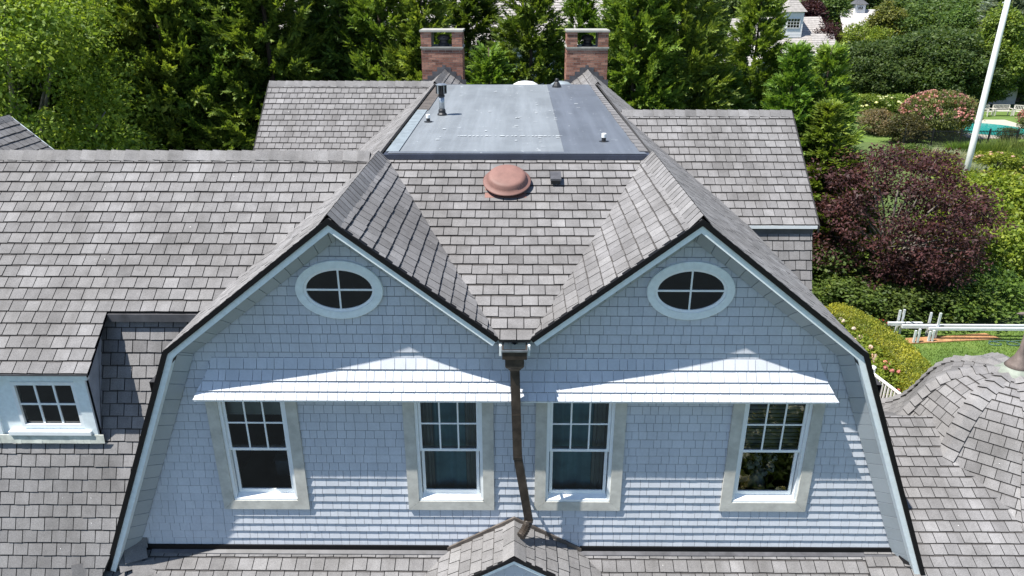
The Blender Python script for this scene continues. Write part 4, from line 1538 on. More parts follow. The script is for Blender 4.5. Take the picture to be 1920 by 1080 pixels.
def plant(name, label, cat, x, y, crown, color, trunk=None, s=1.0, sz=None, rz=0.0, group=None, flowers=None, fcol=None, z=0.0):
    t_ = thing(name, label, cat, (x, y, z), rz, group)
    t_.scale = (s, s, s if sz is None else sz)
    child('crown', crown, t_, color)
    if trunk:
        child('trunk', trunk, t_)
    if flowers:
        child('blossoms', flowers, t_, fcol)
    return t_

# --- cypress row behind the house
CY_M = []
for k, (H, R, b) in enumerate(((12.8, 3.5, 640), (12.8, 3.3, 620), (11.8, 3.3, 600), (8.6, 3.1, 500))):
    V = conifer_mesh(100 + k, H, R, b, shape=.75 if k < 3 else 1.05)
    CY_M.append((quad_mesh('cypress_crown', V, 'needle'), trunk_mesh('cypress_trunk', H * .95, .17, 'bark', seed=k)))
GREEN = (0.142, 0.222, 0.046)
ROW = [  # x, y, variant, scale, height scale, colour shift, label
    (-16.9, 21.0, 0, 1.0, 1.40, 1.0, 'tall cypress at the far left end of the row behind the house'),
    (-14.7, 20.4, 1, 1.05, 1.35, .95, 'tall cypress second from the left in the row behind the house'),
    (-12.8, 19.2, 2, 1.0, 1.40, 1.12, 'tall cypress third from the left in the row behind the house'),
    (-10.9, 20.0, 0, .95, 1.30, 1.0, 'tall cypress fourth from the left, beyond the left wing ridge'),
    (-9.1, 19.6, 1, 1.0, 1.35, .9, 'tall cypress just left of the rear wing gable end'),
    (-6.9, 21.6, 2, .92, 1.38, .82, 'tall dark cypress above the left end of the rear wing roof'),
    (-5.1, 20.4, 1, .92, 1.30, 1.0, 'tall cypress above the middle of the rear wing roof'),
    (-3.4, 19.4, 0, .78, 1.28, 1.12, 'tall cypress close behind the left chimney'),
    (-1.0, 19.0, 2, .84, .99, 1.2, 'tapering bright cypress standing between the two chimneys, left of centre'),
    (.55, 21.6, 1, .86, 1.25, .92, 'darker cypress standing between the two chimneys, right of centre'),
    (2.6, 23.4, 1, .72, 1.3, .95, 'cypress rising directly behind the right chimney'),
    (4.5, 20.6, 0, .84, 1.32, 1.12, 'tall cypress just right of the right chimney'),
    (6.4, 21.6, 2, .92, 1.35, 1.05, 'tall cypress above the left part of the right wing ridge'),
    (8.4, 22.6, 1, .92, .74, .95, 'lower cypress above the right part of the right wing ridge'),
    (10.3, 24.6, 0, .80, 1.22, 1.12, 'tall cypress in front of the distant house with a tower'),
    (11.2, 22.2, 3, .90, 1.24, 1.2, 'shorter cypress with its pointed tip below the distant tower house'),
    (13.0, 23.2, 3, .95, 1.16, 1.3, 'shorter bright cypress with a pointed tip, rightmost in the row'),
    (12.3, 20.6, 3, .95, .92, 1.1, 'low cypress right beside the end of the right wing'),
]
for i, (x, y, k, s, hs, cs, lab) in enumerate(ROW):
    col = (GREEN[0] * cs * (1 + .06 * ((i * 7) % 5 - 2)), GREEN[1] * cs, GREEN[2] * cs)
    plant('cypress_tree', lab, 'tree', x, y, CY_M[k][0], col, CY_M[k][1], s, s * hs, rz=i * 1.7, group='cypress row behind the house')
BACKROW = [(-20.5, 26, 'second row cypress at the far left, behind the light green trees'), (-16.5, 27, 'second row cypress, second from the left'), (-12.3, 25.5, 'second row cypress, third from the left'),
           (-8.4, 27, 'second row cypress, fourth from the left'), (-2.2, 26.5, 'second row cypress seen past the left chimney'), (6.0, 28.5, 'second row cypress behind the right wing')]
for i, (x, y, lab) in enumerate(BACKROW):
    plant('cypress_tree', lab, 'tree', x, y, CY_M[(i + 1) % 3][0], (.10, .155, .034), CY_M[(i + 1) % 3][1], 1.05, 1.1, rz=i * 2.3 + .5, group='second cypress row')

# --- broadleaf trees
def broad(seed, n, R, H, z0, size, leaf, per=230, mat='leaf', aspect=.55, tr=.22, trm='bark_grey', forks=16, shape='round', hollow=.5):
    bl = crown_blobs(seed, n, R, H, z0, size, shape)
    return quad_mesh('crown', leafy_mesh(seed, bl, per, leaf, aspect, hollow=hollow), mat), trunk_mesh('trunk', H * .8, tr, trm, bl, seed=seed, forks=forks)
T_LOCUST = broad(201, 230, 4.3, 13.4, 2.2, .70, .15, 400, aspect=.5, tr=.28, forks=30)
T_ROUND = broad(202, 200, 3.4, 8.5, .5, .60, .25, 190, tr=.22, forks=20)
T_ROUND2 = broad(203, 200, 3.2, 10.0, .6, .60, .26, 180, tr=.22, forks=18, shape='cone')
T_PURPLE = broad(204, 300, 3.45, 6.4, .5, .42, .14, 480, aspect=.5, tr=.12, forks=45, hollow=.2)
T_SHRUB = broad(205, 90, 1.15, 1.75, .05, .28, .13, 700, tr=.05, forks=8)
T_SHRUB2 = broad(206, 110, 1.3, 2.6, .1, .32, .15, 520, tr=.06, forks=10)
T_YEW = broad(207, 260, 5.0, 8.0, .1, .85, .30, 110, tr=.25, forks=8, hollow=.6)

for x, y, m_, col, s, sz, rz, lab in (
        (-16.6, 14.6, T_LOCUST, (.20, .29, .048), 1.0, 1.0, .3, 'large light green leafy tree at the upper left corner'),
        (-16.2, 18.6, T_LOCUST, (.17, .26, .05), .70, .88, 1.9, 'smaller leafy tree between the corner tree and the cypress row'),
        (-19.5, 20.0, T_LOCUST, (.19, .27, .07), 1.1, 1.15, 4.0, 'broad leafy tree behind the upper left corner tree')):
    plant('leafy_tree', lab, 'tree', x, y, m_[0], col, m_[1], s, sz, rz, group='light green trees at the left')
plant('purple_tree', 'dark purple leaved tree right of the house', 'tree', 14.5, 18.6, T_PURPLE[0], (.082, .036, .046), T_PURPLE[1], 1.0, .93)

FAR = [  # x, y, mesh, colour, scale, z scale, label
    (30.8, 71.0, T_ROUND, (.10, .15, .035), .78, .52, 'low green tree in front of the distant tower house'),
    (25.5, 69.0, T_ROUND, (.085, .13, .035), .85, .42, 'low green tree in front of the left end of the tower house'),
    (35.3, 68.5, T_YEW, (.050, .080, .024), .92, .72, 'dark rounded tree left of the two beyond the pool lawn'),
    (42.0, 68.5, T_YEW, (.052, .085, .026), 1.12, .86, 'larger dark rounded tree behind the pink flowering bush'),
    (47.4, 75.0, T_ROUND, (.060, .095, .028), 1.2, .85, 'dark green tree just left of the flagpole, middle height'),
    (40.6, 82.0, T_ROUND, (.150, .20, .035), .95, .82, 'yellow green tree below the distant pale roof'),
    (45.5, 88.0, T_ROUND2, (.120, .135, .040), 1.35, .92, 'olive coloured tree right of the distant pale roof'),
    (51.0, 86.0, T_ROUND, (.070, .115, .034), 1.6, 1.15, 'mid green tree at the top, left of the flagpole'),
    (55.5, 90.0, T_ROUND2, (.060, .10, .030), 1.7, 1.2, 'tall green tree behind the top of the flagpole'),
    (48.6, 77.5, T_ROUND2, (.075, .13, .036), 1.1, .93, 'green tree beside the flagpole shaft'),
    (46.6, 66.5, T_ROUND2, (.125, .18, .035), 1.05, .97, 'yellow green tree right of the flagpole, behind the benches'),
    (52.8, 76.0, CY_M[3], (.16, .20, .19), 1.7, 1.55, 'blue grey spruce at the right edge of the picture'),
    (45.4, 66.8, T_ROUND, (.065, .105, .028), .95, .55, 'dark green tree directly behind the benches'),
    (51.5, 69.0, T_ROUND, (.085, .14, .035), 1.2, .85, 'green tree behind the benches at the right edge'),
    (36.6, 84.0, T_ROUND, (.045, .018, .026), .82, .86, 'dark purple tree beside the distant tower house'),
    (37.6, 92.0, T_ROUND2, (.045, .018, .026), 1.1, .98, 'dark purple tree behind the distant tower house'),
    (30.0, 100.0, T_ROUND2, (.060, .095, .030), 1.6, 1.1, 'green tree behind the left end of the tower house'),
    (24.0, 92.0, T_ROUND2, (.062, .10, .030), 1.6, 1.15, 'green tree left of the distant tower house'),
    (17.0, 84.0, T_ROUND, (.060, .10, .028), 1.8, 1.3, 'wide green tree far behind the cypress row'),
    (43.6, 101.0, T_ROUND2, (.066, .11, .030), 1.5, 1.05, 'green tree behind the distant pale roof, left'),
    (50.0, 104.0, T_ROUND2, (.056, .092, .028), 1.7, 1.15, 'green tree behind the distant pale roof, right'),
    (58.5, 106.0, T_ROUND, (.050, .085, .026), 2.2, 1.5, 'dark tree in the far background behind the flagpole top'),
    (62.0, 92.0, T_ROUND, (.058, .098, .028), 2.0, 1.35, 'large green tree in the far upper right corner'),
    (66.0, 112.0, T_ROUND2, (.050, .085, .026), 2.2, 1.5, 'tall dark tree in the farthest upper right'),
]
for i, (x, y, m_, col, s, sz, lab) in enumerate(FAR):
    col = tuple(q * 1.3 for q in col)
    plant('background_tree', lab, 'tree', x, y, m_[0], col, m_[1], s, sz, rz=i * 1.3, group='trees beyond the garden')
# a far wood that reads as one mass
V = []
rr = np.random.default_rng(77)
for k in range(26):
    x, y = -150 + k * 13 + rr.uniform(-4, 4), 128 + rr.uniform(0, 25)
    V.append(leafy_mesh(300 + k, [(x + q[0], y + q[1], q[2], q[3], q[4], q[5]) for q in crown_blobs(300 + k, 26, 6.5, 15, 1, 2.0)], 3.0, .75, .6, hollow=.75))
o = bpy.data.objects.new('far_wood', quad_mesh('far_wood', np.concatenate(V), 'leaf'))
COL.objects.link(o)
o.color = (.055, .09, .03, 1)
o['kind'] = 'stuff'
tag(o, 'distant dark green wood closing the view', 'wood')

# --- flowers
def blossom_mesh(name, seed, n, R, H, size, petals=14, top=True, z0=.2):
    r = np.random.default_rng(seed)
    out = []
    for i in range(n):
        d = unit(r.normal(0, 1, 3))
        if top:
            d[2] = abs(d[2])
        c = np.array([d[0] * R, d[1] * R, z0 + (H - z0) * (.5 + .5 * d[2]) if not top else z0 + (H - z0) * (.45 + .55 * d[2])])
        e = unit(r.normal(0, 1, (petals, 3)))
        P = c + e * size * .45
        D = unit(np.cross(e, r.normal(0, 1, (petals, 3))))
        S = np.cross(e, D)
        L = size * r.uniform(.5, .9, petals)
        out.append(kites(P - D * L[:, None] * .5, D, S, L, L * .8))
    return quad_mesh(name, np.concatenate(out), 'petal')
F_BIG = blossom_mesh('blossoms', 401, 14, 1.15, 1.75, .17, 26)
F_CRAPE = blossom_mesh('blossoms', 402, 260, 3.0, 4.0, .24, 8, z0=.4)
F_WHITE = blossom_mesh('blossoms', 403, 26, 1.2, 1.7, .2, 18)
T_CRAPE = broad(208, 200, 2.9, 4.0, .2, .46, .18, 260, tr=.12, forks=40, hollow=.4)

plant('flowering_bush', 'large pink flowering bush left of the flagpole', 'bush', 33.2, 50.2, T_CRAPE[0], (.14, .165, .060), T_CRAPE[1], .93, .90, flowers=F_CRAPE, fcol=(.40, .20, .215))
plant('flowering_bush', 'pink flowering bush at the right edge beside the pool', 'bush', 41.4, 49.4, T_CRAPE[0], (.105, .125, .050), T_CRAPE[1], .72, .68, rz=2.0, flowers=F_CRAPE, fcol=(.40, .17, .18))
plant('hydrangea_bush', 'white flowered bush at the back of the small lawn, left', 'bush', 33.0, 62.0, T_SHRUB[0], (.14, .20, .035), T_SHRUB[1], 1.55, .95, flowers=F_WHITE, fcol=(.75, .76, .55), group='white flowered bushes')
plant('hydrangea_bush', 'white flowered bush at the back of the small lawn, right', 'bush', 35.9, 62.0, T_SHRUB[0], (.13, .20, .035), T_SHRUB[1], 1.5, .95, rz=1.0, flowers=F_WHITE, fcol=(.75, .76, .55), group='white flowered bushes')
SHR = [
    ('shrub', 'pinkish brown shrub at the left side of the small lawn', 28.9, 51.5, T_SHRUB2, (.16, .13, .085), 1.1, .78),
    ('shrub', 'dark brownish shrub in front of the pink flowering bush', 29.6, 47.8, T_SHRUB2, (.065, .060, .026), 1.1, .85),
    ('shrub', 'dark shrub at the near edge of the pool', 37.9, 48.3, T_SHRUB, (.055, .075, .026), .75, .62),
    ('shrub', 'yellow green shrub before the white grass mound', 27.2, 38.6, T_SHRUB, (.17, .20, .030), 1.2, .7),
    ('shrub', 'brownish pink sedum shrub right of the flagpole foot', 25.6, 29.8, T_SHRUB2, (.17, .145, .060), 1.25, .85),
    ('shrub', 'olive shrub at the right edge above the yellow green shrubs', 27.8, 29.4, T_SHRUB2, (.13, .155, .045), 1.2, .82),
    ('shrub', 'bright yellow green bush around the flagpole foot', 23.6, 29.2, T_SHRUB2, (.155, .205, .028), 1.15, .9),
    ('shrub', 'tall yellow green bush at the right edge', 23.0, 25.0, T_SHRUB2, (.165, .215, .028), 1.5, 1.25),
    ('shrub', 'yellow green bush right of the purple tree', 20.2, 23.0, T_SHRUB2, (.15, .205, .028), 1.45, 1.15),
    ('shrub', 'yellow green bush above the white scaffold beam', 19.9, 19.4, T_SHRUB2, (.145, .20, .030), 1.25, 1.0),
    ('shrub', 'green bush behind the white scaffold beam at the right', 18.1, 17.0, T_SHRUB, (.085, .145, .030), 1.35, .85),
    ('shrub', 'dark green bush right of the hedge end', 12.6, 16.6, T_SHRUB, (.075, .115, .028), 1.3, .72),
    ('shrub', 'dark green bush behind the scaffold brackets', 14.6, 16.4, T_SHRUB, (.062, .095, .025), 1.4, .70),
    ('shrub', 'dark green bush behind the middle of the scaffold', 16.4, 16.6, T_SHRUB, (.085, .135, .03), 1.35, .75),
    ('shrub', 'dark green bush under the left side of the purple tree', 12.9, 18.6, T_SHRUB2, (.060, .095, .024), 1.3, .85),
    ('shrub', 'yellowish bush between the cypress and the purple tree', 12.6, 21.8, T_SHRUB2, (.12, .15, .026), 1.2, 1.2),
    ('shrub', 'low green bush under the right side of the purple tree', 17.2, 19.4, T_SHRUB2, (.065, .11, .026), 1.25, .65),
    ('shrub', 'small green bush along the near side of the black fence', 26.8, 41.0, T_SHRUB, (.085, .13, .034), 1.2, .75),
    ('shrub', 'leafy green bush at the right edge below the tall grass', 33.9, 38.4, T_SHRUB, (.10, .16, .035), 1.3, .75),
]
for i, (nm, lab, x, y, m_, col, s, sz) in enumerate(SHR):
    col = tuple(q * 1.2 for q in col)
    plant(nm, lab, 'bush', x, y, m_[0], col, m_[1], s, sz, rz=i * 1.1, group='garden shrubs')
plant('hydrangea_bush', 'lime green bush with pink flower heads right of the flagpole', 'bush', 31.2, 38.6, T_SHRUB[0], (.18, .225, .030), T_SHRUB[1], 1.35, .72, flowers=F_BIG, fcol=(.62, .42, .38))
for i, (x, y, s, lab, fc) in enumerate(((10.62, 13.1, .80, 'hydrangea with pale flowers nearest the house rake, farthest of three', (.70, .60, .62)), (10.62, 11.7, .82, 'hydrangea with pale pink flowers beside the clipped hedge, middle of three', (.72, .55, .58)), (10.74, 10.35, .74, 'hydrangea with deep pink flowers just behind the white railing', (.62, .25, .26)))):
    plant('hydrangea_bush', lab, 'bush', x, y, T_SHRUB[0], (.19, .25, .04), T_SHRUB[1], s, s * .92, rz=i * 2.0, flowers=F_BIG, fcol=fc, group='hydrangeas by the railing')
for i, (x, y, s, lab) in enumerate(((4.9, -6.1, .9, 'white hydrangea in the front bed, mirrored at the left of the rightmost window'), (6.1, -5.6, 1.0, 'white hydrangea in the front bed, mirrored in the middle of the rightmost window'), (6.9, -6.8, .95, 'white hydrangea in the front bed, mirrored at the right of the rightmost window'))):
    plant('hydrangea_bush', lab, 'bush', x, y, T_SHRUB[0], (.10, .15, .04), T_SHRUB[1], s, s, rz=i * 1.7, flowers=F_WHITE, fcol=(.80, .80, .74), group='hydrangeas mirrored in the window')
plant('flower_clump', 'small clump of red flowers at the foot of the hedge end', 'flowers', 12.95, 14.9, T_SHRUB[0], (.07, .09, .03), None, .30, .28, flowers=F_BIG, fcol=(.55, .03, .05))

# --- clipped hedge: leaves over a rounded, curving body
def hedge(name, label, spine, width, height, color, seed):
    r = np.random.default_rng(seed)
    out = []
    body = MB()
    prof = []
    sp = [Vector(q) for q in spine]
    for i in range(len(sp) - 1):
        a_, b_ = sp[i], sp[i + 1]
        d = (b_ - a_).normalized()
        s = Vector((-d.y, d.x, 0))
        L = (b_ - a_).length
        n = int(L * (width + 2 * height) * 1700)
        k = r.random(n)
        u = r.random(n) * (width + 2 * height)
        off = np.where(u < height, -width / 2, np.where(u < height + width, u - height - width / 2, width / 2))
        zz = np.where(u < height, u, np.where(u < height + width, height - .14 * (np.abs(off) / (width / 2)) ** 3, height - (u - height - width)))
        zz = zz + r.normal(0, .015, n)
        P = np.array(a_)[None, :] + np.outer(k * L, np.array(d)) + np.outer(off, np.array(s))
        P[:, 2] = zz
        nn = np.where((u < height)[:, None], -np.array(s), np.where((u < height + width)[:, None], np.array([0, 0, 1.0]), np.array(s)))
        D = unit(nn * .7 + r.normal(0, .6, (n, 3)))
        S = unit(np.cross(D, nn + r.normal(0, .5, (n, 3))))
        l = .055 * r.uniform(.7, 1.4, n)
        out.append(kites(P, D, S, l, l * .6))
        w2 = width / 2 - .04
        q = [a_ + s * w2, a_ - s * w2, b_ - s * w2, b_ + s * w2]
        body.extrude([(p_.x, p_.y, height - .07) for p_ in q][::-1], (0, 0, -height + .07))
    t_ = thing(name, label, 'hedge')
    child('foliage', quad_mesh('foliage', np.concatenate(out), 'leaf'), t_, color)
    body.build('stems', 'hedge_core', t_)
hedge('clipped_hedge', 'clipped yellow green hedge curving beside the lawn', [(10.9, 14.5, 0), (11.35, 13.5, 0), (11.6, 12.4, 0), (11.68, 11.2, 0), (11.58, 10.0, 0), (11.3, 8.9, 0), (10.9, 7.9, 0)], .85, 1.3, (.29, .31, .048), 55)

# --- ornamental grasses
def tuft_mesh(seed, n, R, H, w):
    r = np.random.default_rng(seed)
    a = r.random(n) * 2 * np.pi
    rad = R * r.random(n) ** .6
    P = np.stack([rad * .6 * np.cos(a), rad * .6 * np.sin(a), np.zeros(n)], 1)
    D = unit(np.stack([np.cos(a) * rad / R * .8, np.sin(a) * rad / R * .8, np.ones(n)], 1) + r.normal(0, .18, (n, 3)))
    S = unit(np.cross(D, r.normal(0, 1, (n, 3))))
    return quad_mesh('blades', kites(P, D, S, H * r.uniform(.6, 1.1, n), np.full(n, w)), 'leaf')
G1 = tuft_mesh(501, 1400, 1.6, 1.2, .045)
for i, (x, y, s, col, lab) in enumerate((
        (28.4, 42.2, .85, (.42, .44, .36), 'silvery white grass mound in front of the black fence, left'), (29.9, 41.2, .8, (.40, .42, .34), 'silvery white grass mound in front of the black fence, right'),
        (28.9, 37.8, .75, (.36, .40, .34), 'silvery grass tuft left of the flagpole foot'), (31.6, 42.8, 1.0, (.12, .20, .035), 'bright green arching grass right of the silvery mounds'),
        (33.2, 42.4, 1.1, (.15, .21, .045), 'tall light green grass clump right of the flagpole'), (35.2, 42.6, 1.2, (.165, .21, .06), 'tall light green grass clump at the right edge'),
        (34.3, 40.2, 1.1, (.14, .20, .045), 'nearer light green grass clump at the right edge'))):
    t_ = thing('grass_tuft', lab, 'grass', (x, y, 0), i * 1.2, 'ornamental grasses')
    t_.scale = (s, s, s)
    child('blades', G1, t_, col)
# lawn blades
r = np.random.default_rng(9)
n = 26000
P = np.stack([r.uniform(11.6, 21, n), r.uniform(8.5, 15.2, n), np.full(n, .004)], 1)
D = unit(np.stack([r.normal(0, .5, n), r.normal(0, .5, n), np.ones(n)], 1))
S = unit(np.cross(D, r.normal(0, 1, (n, 3))))
o = bpy.data.objects.new('lawn_grass', quad_mesh('lawn_grass', kites(P, D, S, r.uniform(.04, .09, n), np.full(n, .02)), 'leaf'))
COL.objects.link(o)
o.color = (.115, .19, .035, 1)
o['kind'] = 'stuff'
tag(o, 'mown grass of the lawn right of the house', 'grass')

# ------------------------------------------------------------------ garden objects
t_ = thing('flagpole', 'tall white flagpole standing in the garden', 'flagpole', (24.2, 30.4, 0))
mb = MB(); mb.tube([(0, 0, 0), (0, 0, 4), (0, 0, 9), (0, 0, 15)], [.165, .155, .14, .10], 20, caps=True); mb.build('pole', 'flagpole_paint', t_, smooth=True)
mb = MB(); mb.lathe((0, 0, 0), [(.30, 0), (.30, .05), (.2, .12)], 20); mb.build('base_collar', 'flagpole_paint', t_)
mb = MB(); mb.bar((-.16, -.05, 10.55), (-.27, -.06, 10.55), .03, .05); mb.build('cleat', 'flagpole_paint', t_)
mb = MB(); mb.lathe((0, 0, 15), [(.02, 0), (.12, .06), (.15, .15), (.12, .24), (.02, .3)], 16); mb.build('ball_finial', 'flagpole_paint', t_, smooth=True)

t_ = thing('iron_fence', 'black picket fence in front of the pool garden', 'fence', (0, 0, 0))
pk = MB()
for k in range(5):
    x = 29.0 + k * 2.1
    mb = MB(); mb.box(x - .05, x + .05, 46.55, 46.65, 0, 1.32); mb.lathe((x, 46.6, 1.32), [(.05, 0), (.02, .08)], 6); mb.build('post', 'fence_iron', t_)
for z in (.18, 1.12):
    mb = MB(); mb.box(29.0, 37.4, 46.585, 46.615, z, z + .045); mb.build('rail', 'fence_iron', t_)
for k in range(76):
    x = 29.06 + k * .11
    pk.box(x - .017, x + .017, 46.588, 46.612, .06, 1.24)
pk.build('pickets', 'fence_iron', t_, kind='stuff')

def seat(name, label, w, x, y, rz):
    t_ = thing(name, label, 'bench' if w > 1 else 'chair', (x, y, .055), rz, 'teak seats by the pool')
    for sx_ in (-1, 1):
        for sy_, hh in ((-1, .62), (1, .92)):
            mb = MB(); mb.box(sx_ * (w / 2) - .035, sx_ * (w / 2) + .035, sy_ * .26 - .035, sy_ * .26 + .035, 0, hh); mb.build('leg', 'teak', t_)
        mb = MB(); mb.box(sx_ * (w / 2) - .045, sx_ * (w / 2) + .045, -.32, .22, .62, .66); mb.build('armrest', 'teak', t_)
    for k in range(5):
        mb = MB(); mb.box(-w / 2 + .036, w / 2 - .036, -.28 + k * .105, -.20 + k * .105, .40, .43); mb.build('seat_slat', 'teak', t_)
    for z in (.50, .88):
        mb = MB(); mb.box(-w / 2 + .036, w / 2 - .036, .235, .275, z, z + .06); mb.build('back_rail', 'teak', t_)
    n = int(w / .12)
    for k in range(n):
        xx = -w / 2 + (k + .5) * w / n
        mb = MB(); mb.box(xx - .025, xx + .025, .245, .265, .56, .88); mb.build('back_slat', 'teak', t_)
seat('garden_bench', 'weathered wooden bench by the pool, between two armchairs', 1.5, 44.6, 60.2, 0.0)
seat('garden_armchair', 'weathered wooden armchair left of the pool bench', .75, 43.2, 60.0, .45)
seat('garden_armchair', 'weathered wooden armchair right of the pool bench', .75, 46.0, 60.0, -.45)

# white railing of the low deck beside the house
t_ = thing('porch_deck', 'orange brown timber deck behind the white railing', 'deck')
for k in range(12):
    mb = MB(); mb.box(7.4, 10.25, 7.0 + k * .23, 7.22 + k * .23, .3, .45); mb.build('board', 'deck_boards', t_)
mb = MB(); mb.box(7.45, 10.2, 7.02, 9.72, 0, .298); mb.build('frame', 'plank_wood', t_)
t_ = thing('railing', 'white balustrade on the deck beside the hydrangeas', 'railing')
P0, P1 = Vector((10.06, 9.62, .45)), Vector((10.36, 8.15, .45))
d = (P1 - P0)
for k, q in enumerate((P0, P1)):
    mb = MB(); mb.box(q.x - .055, q.x + .055, q.y - .055, q.y + .055, .0, 1.5); mb.build('post', 'rail_paint', t_)
    mb = MB(); mb.lathe((q.x, q.y, 1.5), [(.105, 0), (.105, .03), (.07, .06), (.02, .09)], 4); mb.build('post_cap', 'rail_paint', t_)
for z in (.56, 1.36):
    mb = MB(); mb.bar(P0 + Vector((0, 0, z - .45)), P1 + Vector((0, 0, z - .45)), .06, .05); mb.build('rail', 'rail_paint', t_)
for k in range(1, 12):
    q = P0 + d * (k / 12)
    mb = MB(); mb.bar((q.x, q.y, .585), (q.x, q.y, 1.335), .038, .038, up=(0, 1, 0)); mb.build('baluster', 'rail_paint', t_)
q2 = Vector((7.6, 9.62, .45))
for z in (.56, 1.36):
    mb = MB(); mb.bar(P0 + Vector((-.06, 0, z - .45)), q2 + Vector((0, 0, z - .45)), .06, .05); mb.build('rail', 'rail_paint', t_)
for k in range(1, 18):
    xx = P0.x + (q2.x - P0.x) * k / 18
    mb = MB(); mb.bar((xx, 9.62, .585), (xx, 9.62, 1.335), .038, .038, up=(0, 1, 0)); mb.build('baluster', 'rail_paint', t_)

# white aluminium scaffold parts lying by the bushes
t_ = thing('scaffold_beam', 'long white aluminium scaffold beam with upright brackets on the lawn', 'scaffold', (0, 0, 0))
for y in (14.36, 14.60):
    mb = MB(); mb.box(14.3, 20.8, y - .045, y + .045, .40, .49); mb.build('beam', 'white_aluminium', t_)
for y, x0, x1 in ((14.72, 13.05, 14.25), (14.52, 13.45, 14.75)):
    mb = MB(); mb.box(x0, x1, y - .05, y + .05, .40, .52); mb.build('cross_beam', 'white_aluminium', t_)
for x, y, z0, z1 in ((13.46, 14.85, 0, .92), (13.60, 14.85, 0, .95), (14.50, 14.75, 0, .88), (14.64, 14.45, 0, 1.0), (13.72, 14.10, 0, .50), (13.85, 14.10, 0, .56), (14.28, 14.2, 0, .42), (14.40, 14.2, 0, .46)):
    mb = MB(); mb.box(x - .032, x + .032, y - .032, y + .032, z0, z1); mb.build('upright', 'white_aluminium', t_)
mb = MB()
for k in range(7):
    mb.box(13.55 + k * .17, 13.62 + k * .17, 14.56, 14.68, .43, .50)
mb.build('clamp', 'fence_iron', t_)
mb = MB(); mb.extrude([(13.46, 14.02, .05), (16.95, 14.42, .05), (16.62, 14.84, .05), (13.60, 14.42, .05)], (0, 0, -.044))
tag(mb.build('plank', 'plank_wood'), 'reddish brown wooden plank lying on the lawn', 'plank')
mb = MB()
mb.tube([(17.6 + .35 * math.cos(a_) - .1 * a_, 14.1 + .18 * math.sin(a_), .03) for a_ in [k * .35 for k in range(40)]], .018, 6)
tag(mb.build('garden_hose', 'hose_rubber', smooth=True), 'coiled dark garden hose on the lawn at the right edge', 'hose')

# ------------------------------------------------------------------ neighbouring houses
def clapboard(mb, x0, x1, y, z0, z1, e=.16):
    z = z0
    while z < z1:
        h = min(e, z1 - z)
        mb.poly([(x0, y - .022, z), (x1, y - .022, z), (x1, y - .002, z + h), (x0, y - .002, z + h)])
        mb.poly([(x0, y, z), (x1, y, z), (x1, y - .022, z), (x0, y - .022, z)])
        z += h
def shingle_courses(mb, a, b, c, d, n, mat=0):
    """roof slope a-b (eave) to d-c (ridge), n lapped courses"""
    a, b, c, d = map(Vector, (a, b, c, d))
    nn = (b - a).cross(d - a).normalized()
    for k in range(n):
        f0, f1 = k / n, (k + 1) / n
        p0, p1, p2, p3 = a.lerp(d, f0) + nn * .03, b.lerp(c, f0) + nn * .03, b.lerp(c, f1), a.lerp(d, f1)
        mb.poly([p0, p1, p2, p3], mat)
        mb.poly([a.lerp(d, f0), b.lerp(c, f0), p1, p0], mat)
def window_unit(par, xc, y, z0, z1, w, nx, nz, fm='siding_white'):
    wo = bpy.data.objects.new('window', None); COL.objects.link(wo); wo.parent = par
    mb = MB(); frame_rect(mb, xc - w / 2, xc + w / 2, z0, z1, .07, y - .06, y - .024); mb.build('frame', fm, wo)
    mb = MB(); mb.poly([(xc - w / 2 + .07, y - .03, z0 + .07), (xc + w / 2 - .07, y - .03, z0 + .07), (xc + w / 2 - .07, y - .03, z1 - .07), (xc - w / 2 + .07, y - .03, z1 - .07)]); mb.build('pane', 'dark_glass', wo)
    mb = MB()
    for k in range(1, nx):
        xx = xc - w / 2 + .07 + (w - .14) * k / nx
        mb.box(xx - .018, xx + .018, y - .05, y - .032, z0 + .07, z1 - .07)
    for k in range(1, nz):
        zz = z0 + .07 + (z1 - z0 - .14) * k / nz
        mb.box(xc - w / 2 + .07, xc + w / 2 - .07, y - .048, y - .034, zz - .018, zz + .018)
    mb.build('muntins', fm, wo)

# white clapboard house right behind the cypresses
h = thing('neighbour_house', 'white clapboard house glimpsed through the cypress row', 'house')
mb = MB(); clapboard(mb, -14, 9.5, 36, 0, 8.2, .2); mb.build('wall', 'siding_white', h)
mb = MB(); mb.box(-14, 9.5, 36.03, 46, 0, 8.2); mb.build('core', 'siding_white', h)
mb = MB(); shingle_courses(mb, (-14.4, 35.5, 8.1), (9.9, 35.5, 8.1), (9.9, 41, 11.6), (-14.4, 41, 11.6), 24); shingle_courses(mb, (9.9, 46.5, 8.1), (-14.4, 46.5, 8.1), (-14.4, 41, 11.6), (9.9, 41, 11.6), 24); mb.build('roof', 'cedar_grey', h)
for xc in (-11, -7.5, -4, 0, 3.5, 7):
    window_unit(h, xc, 36, 5.2, 7.0, 1.1, 2, 4)
    window_unit(h, xc, 36, 1.6, 3.6, 1.1, 2, 4)

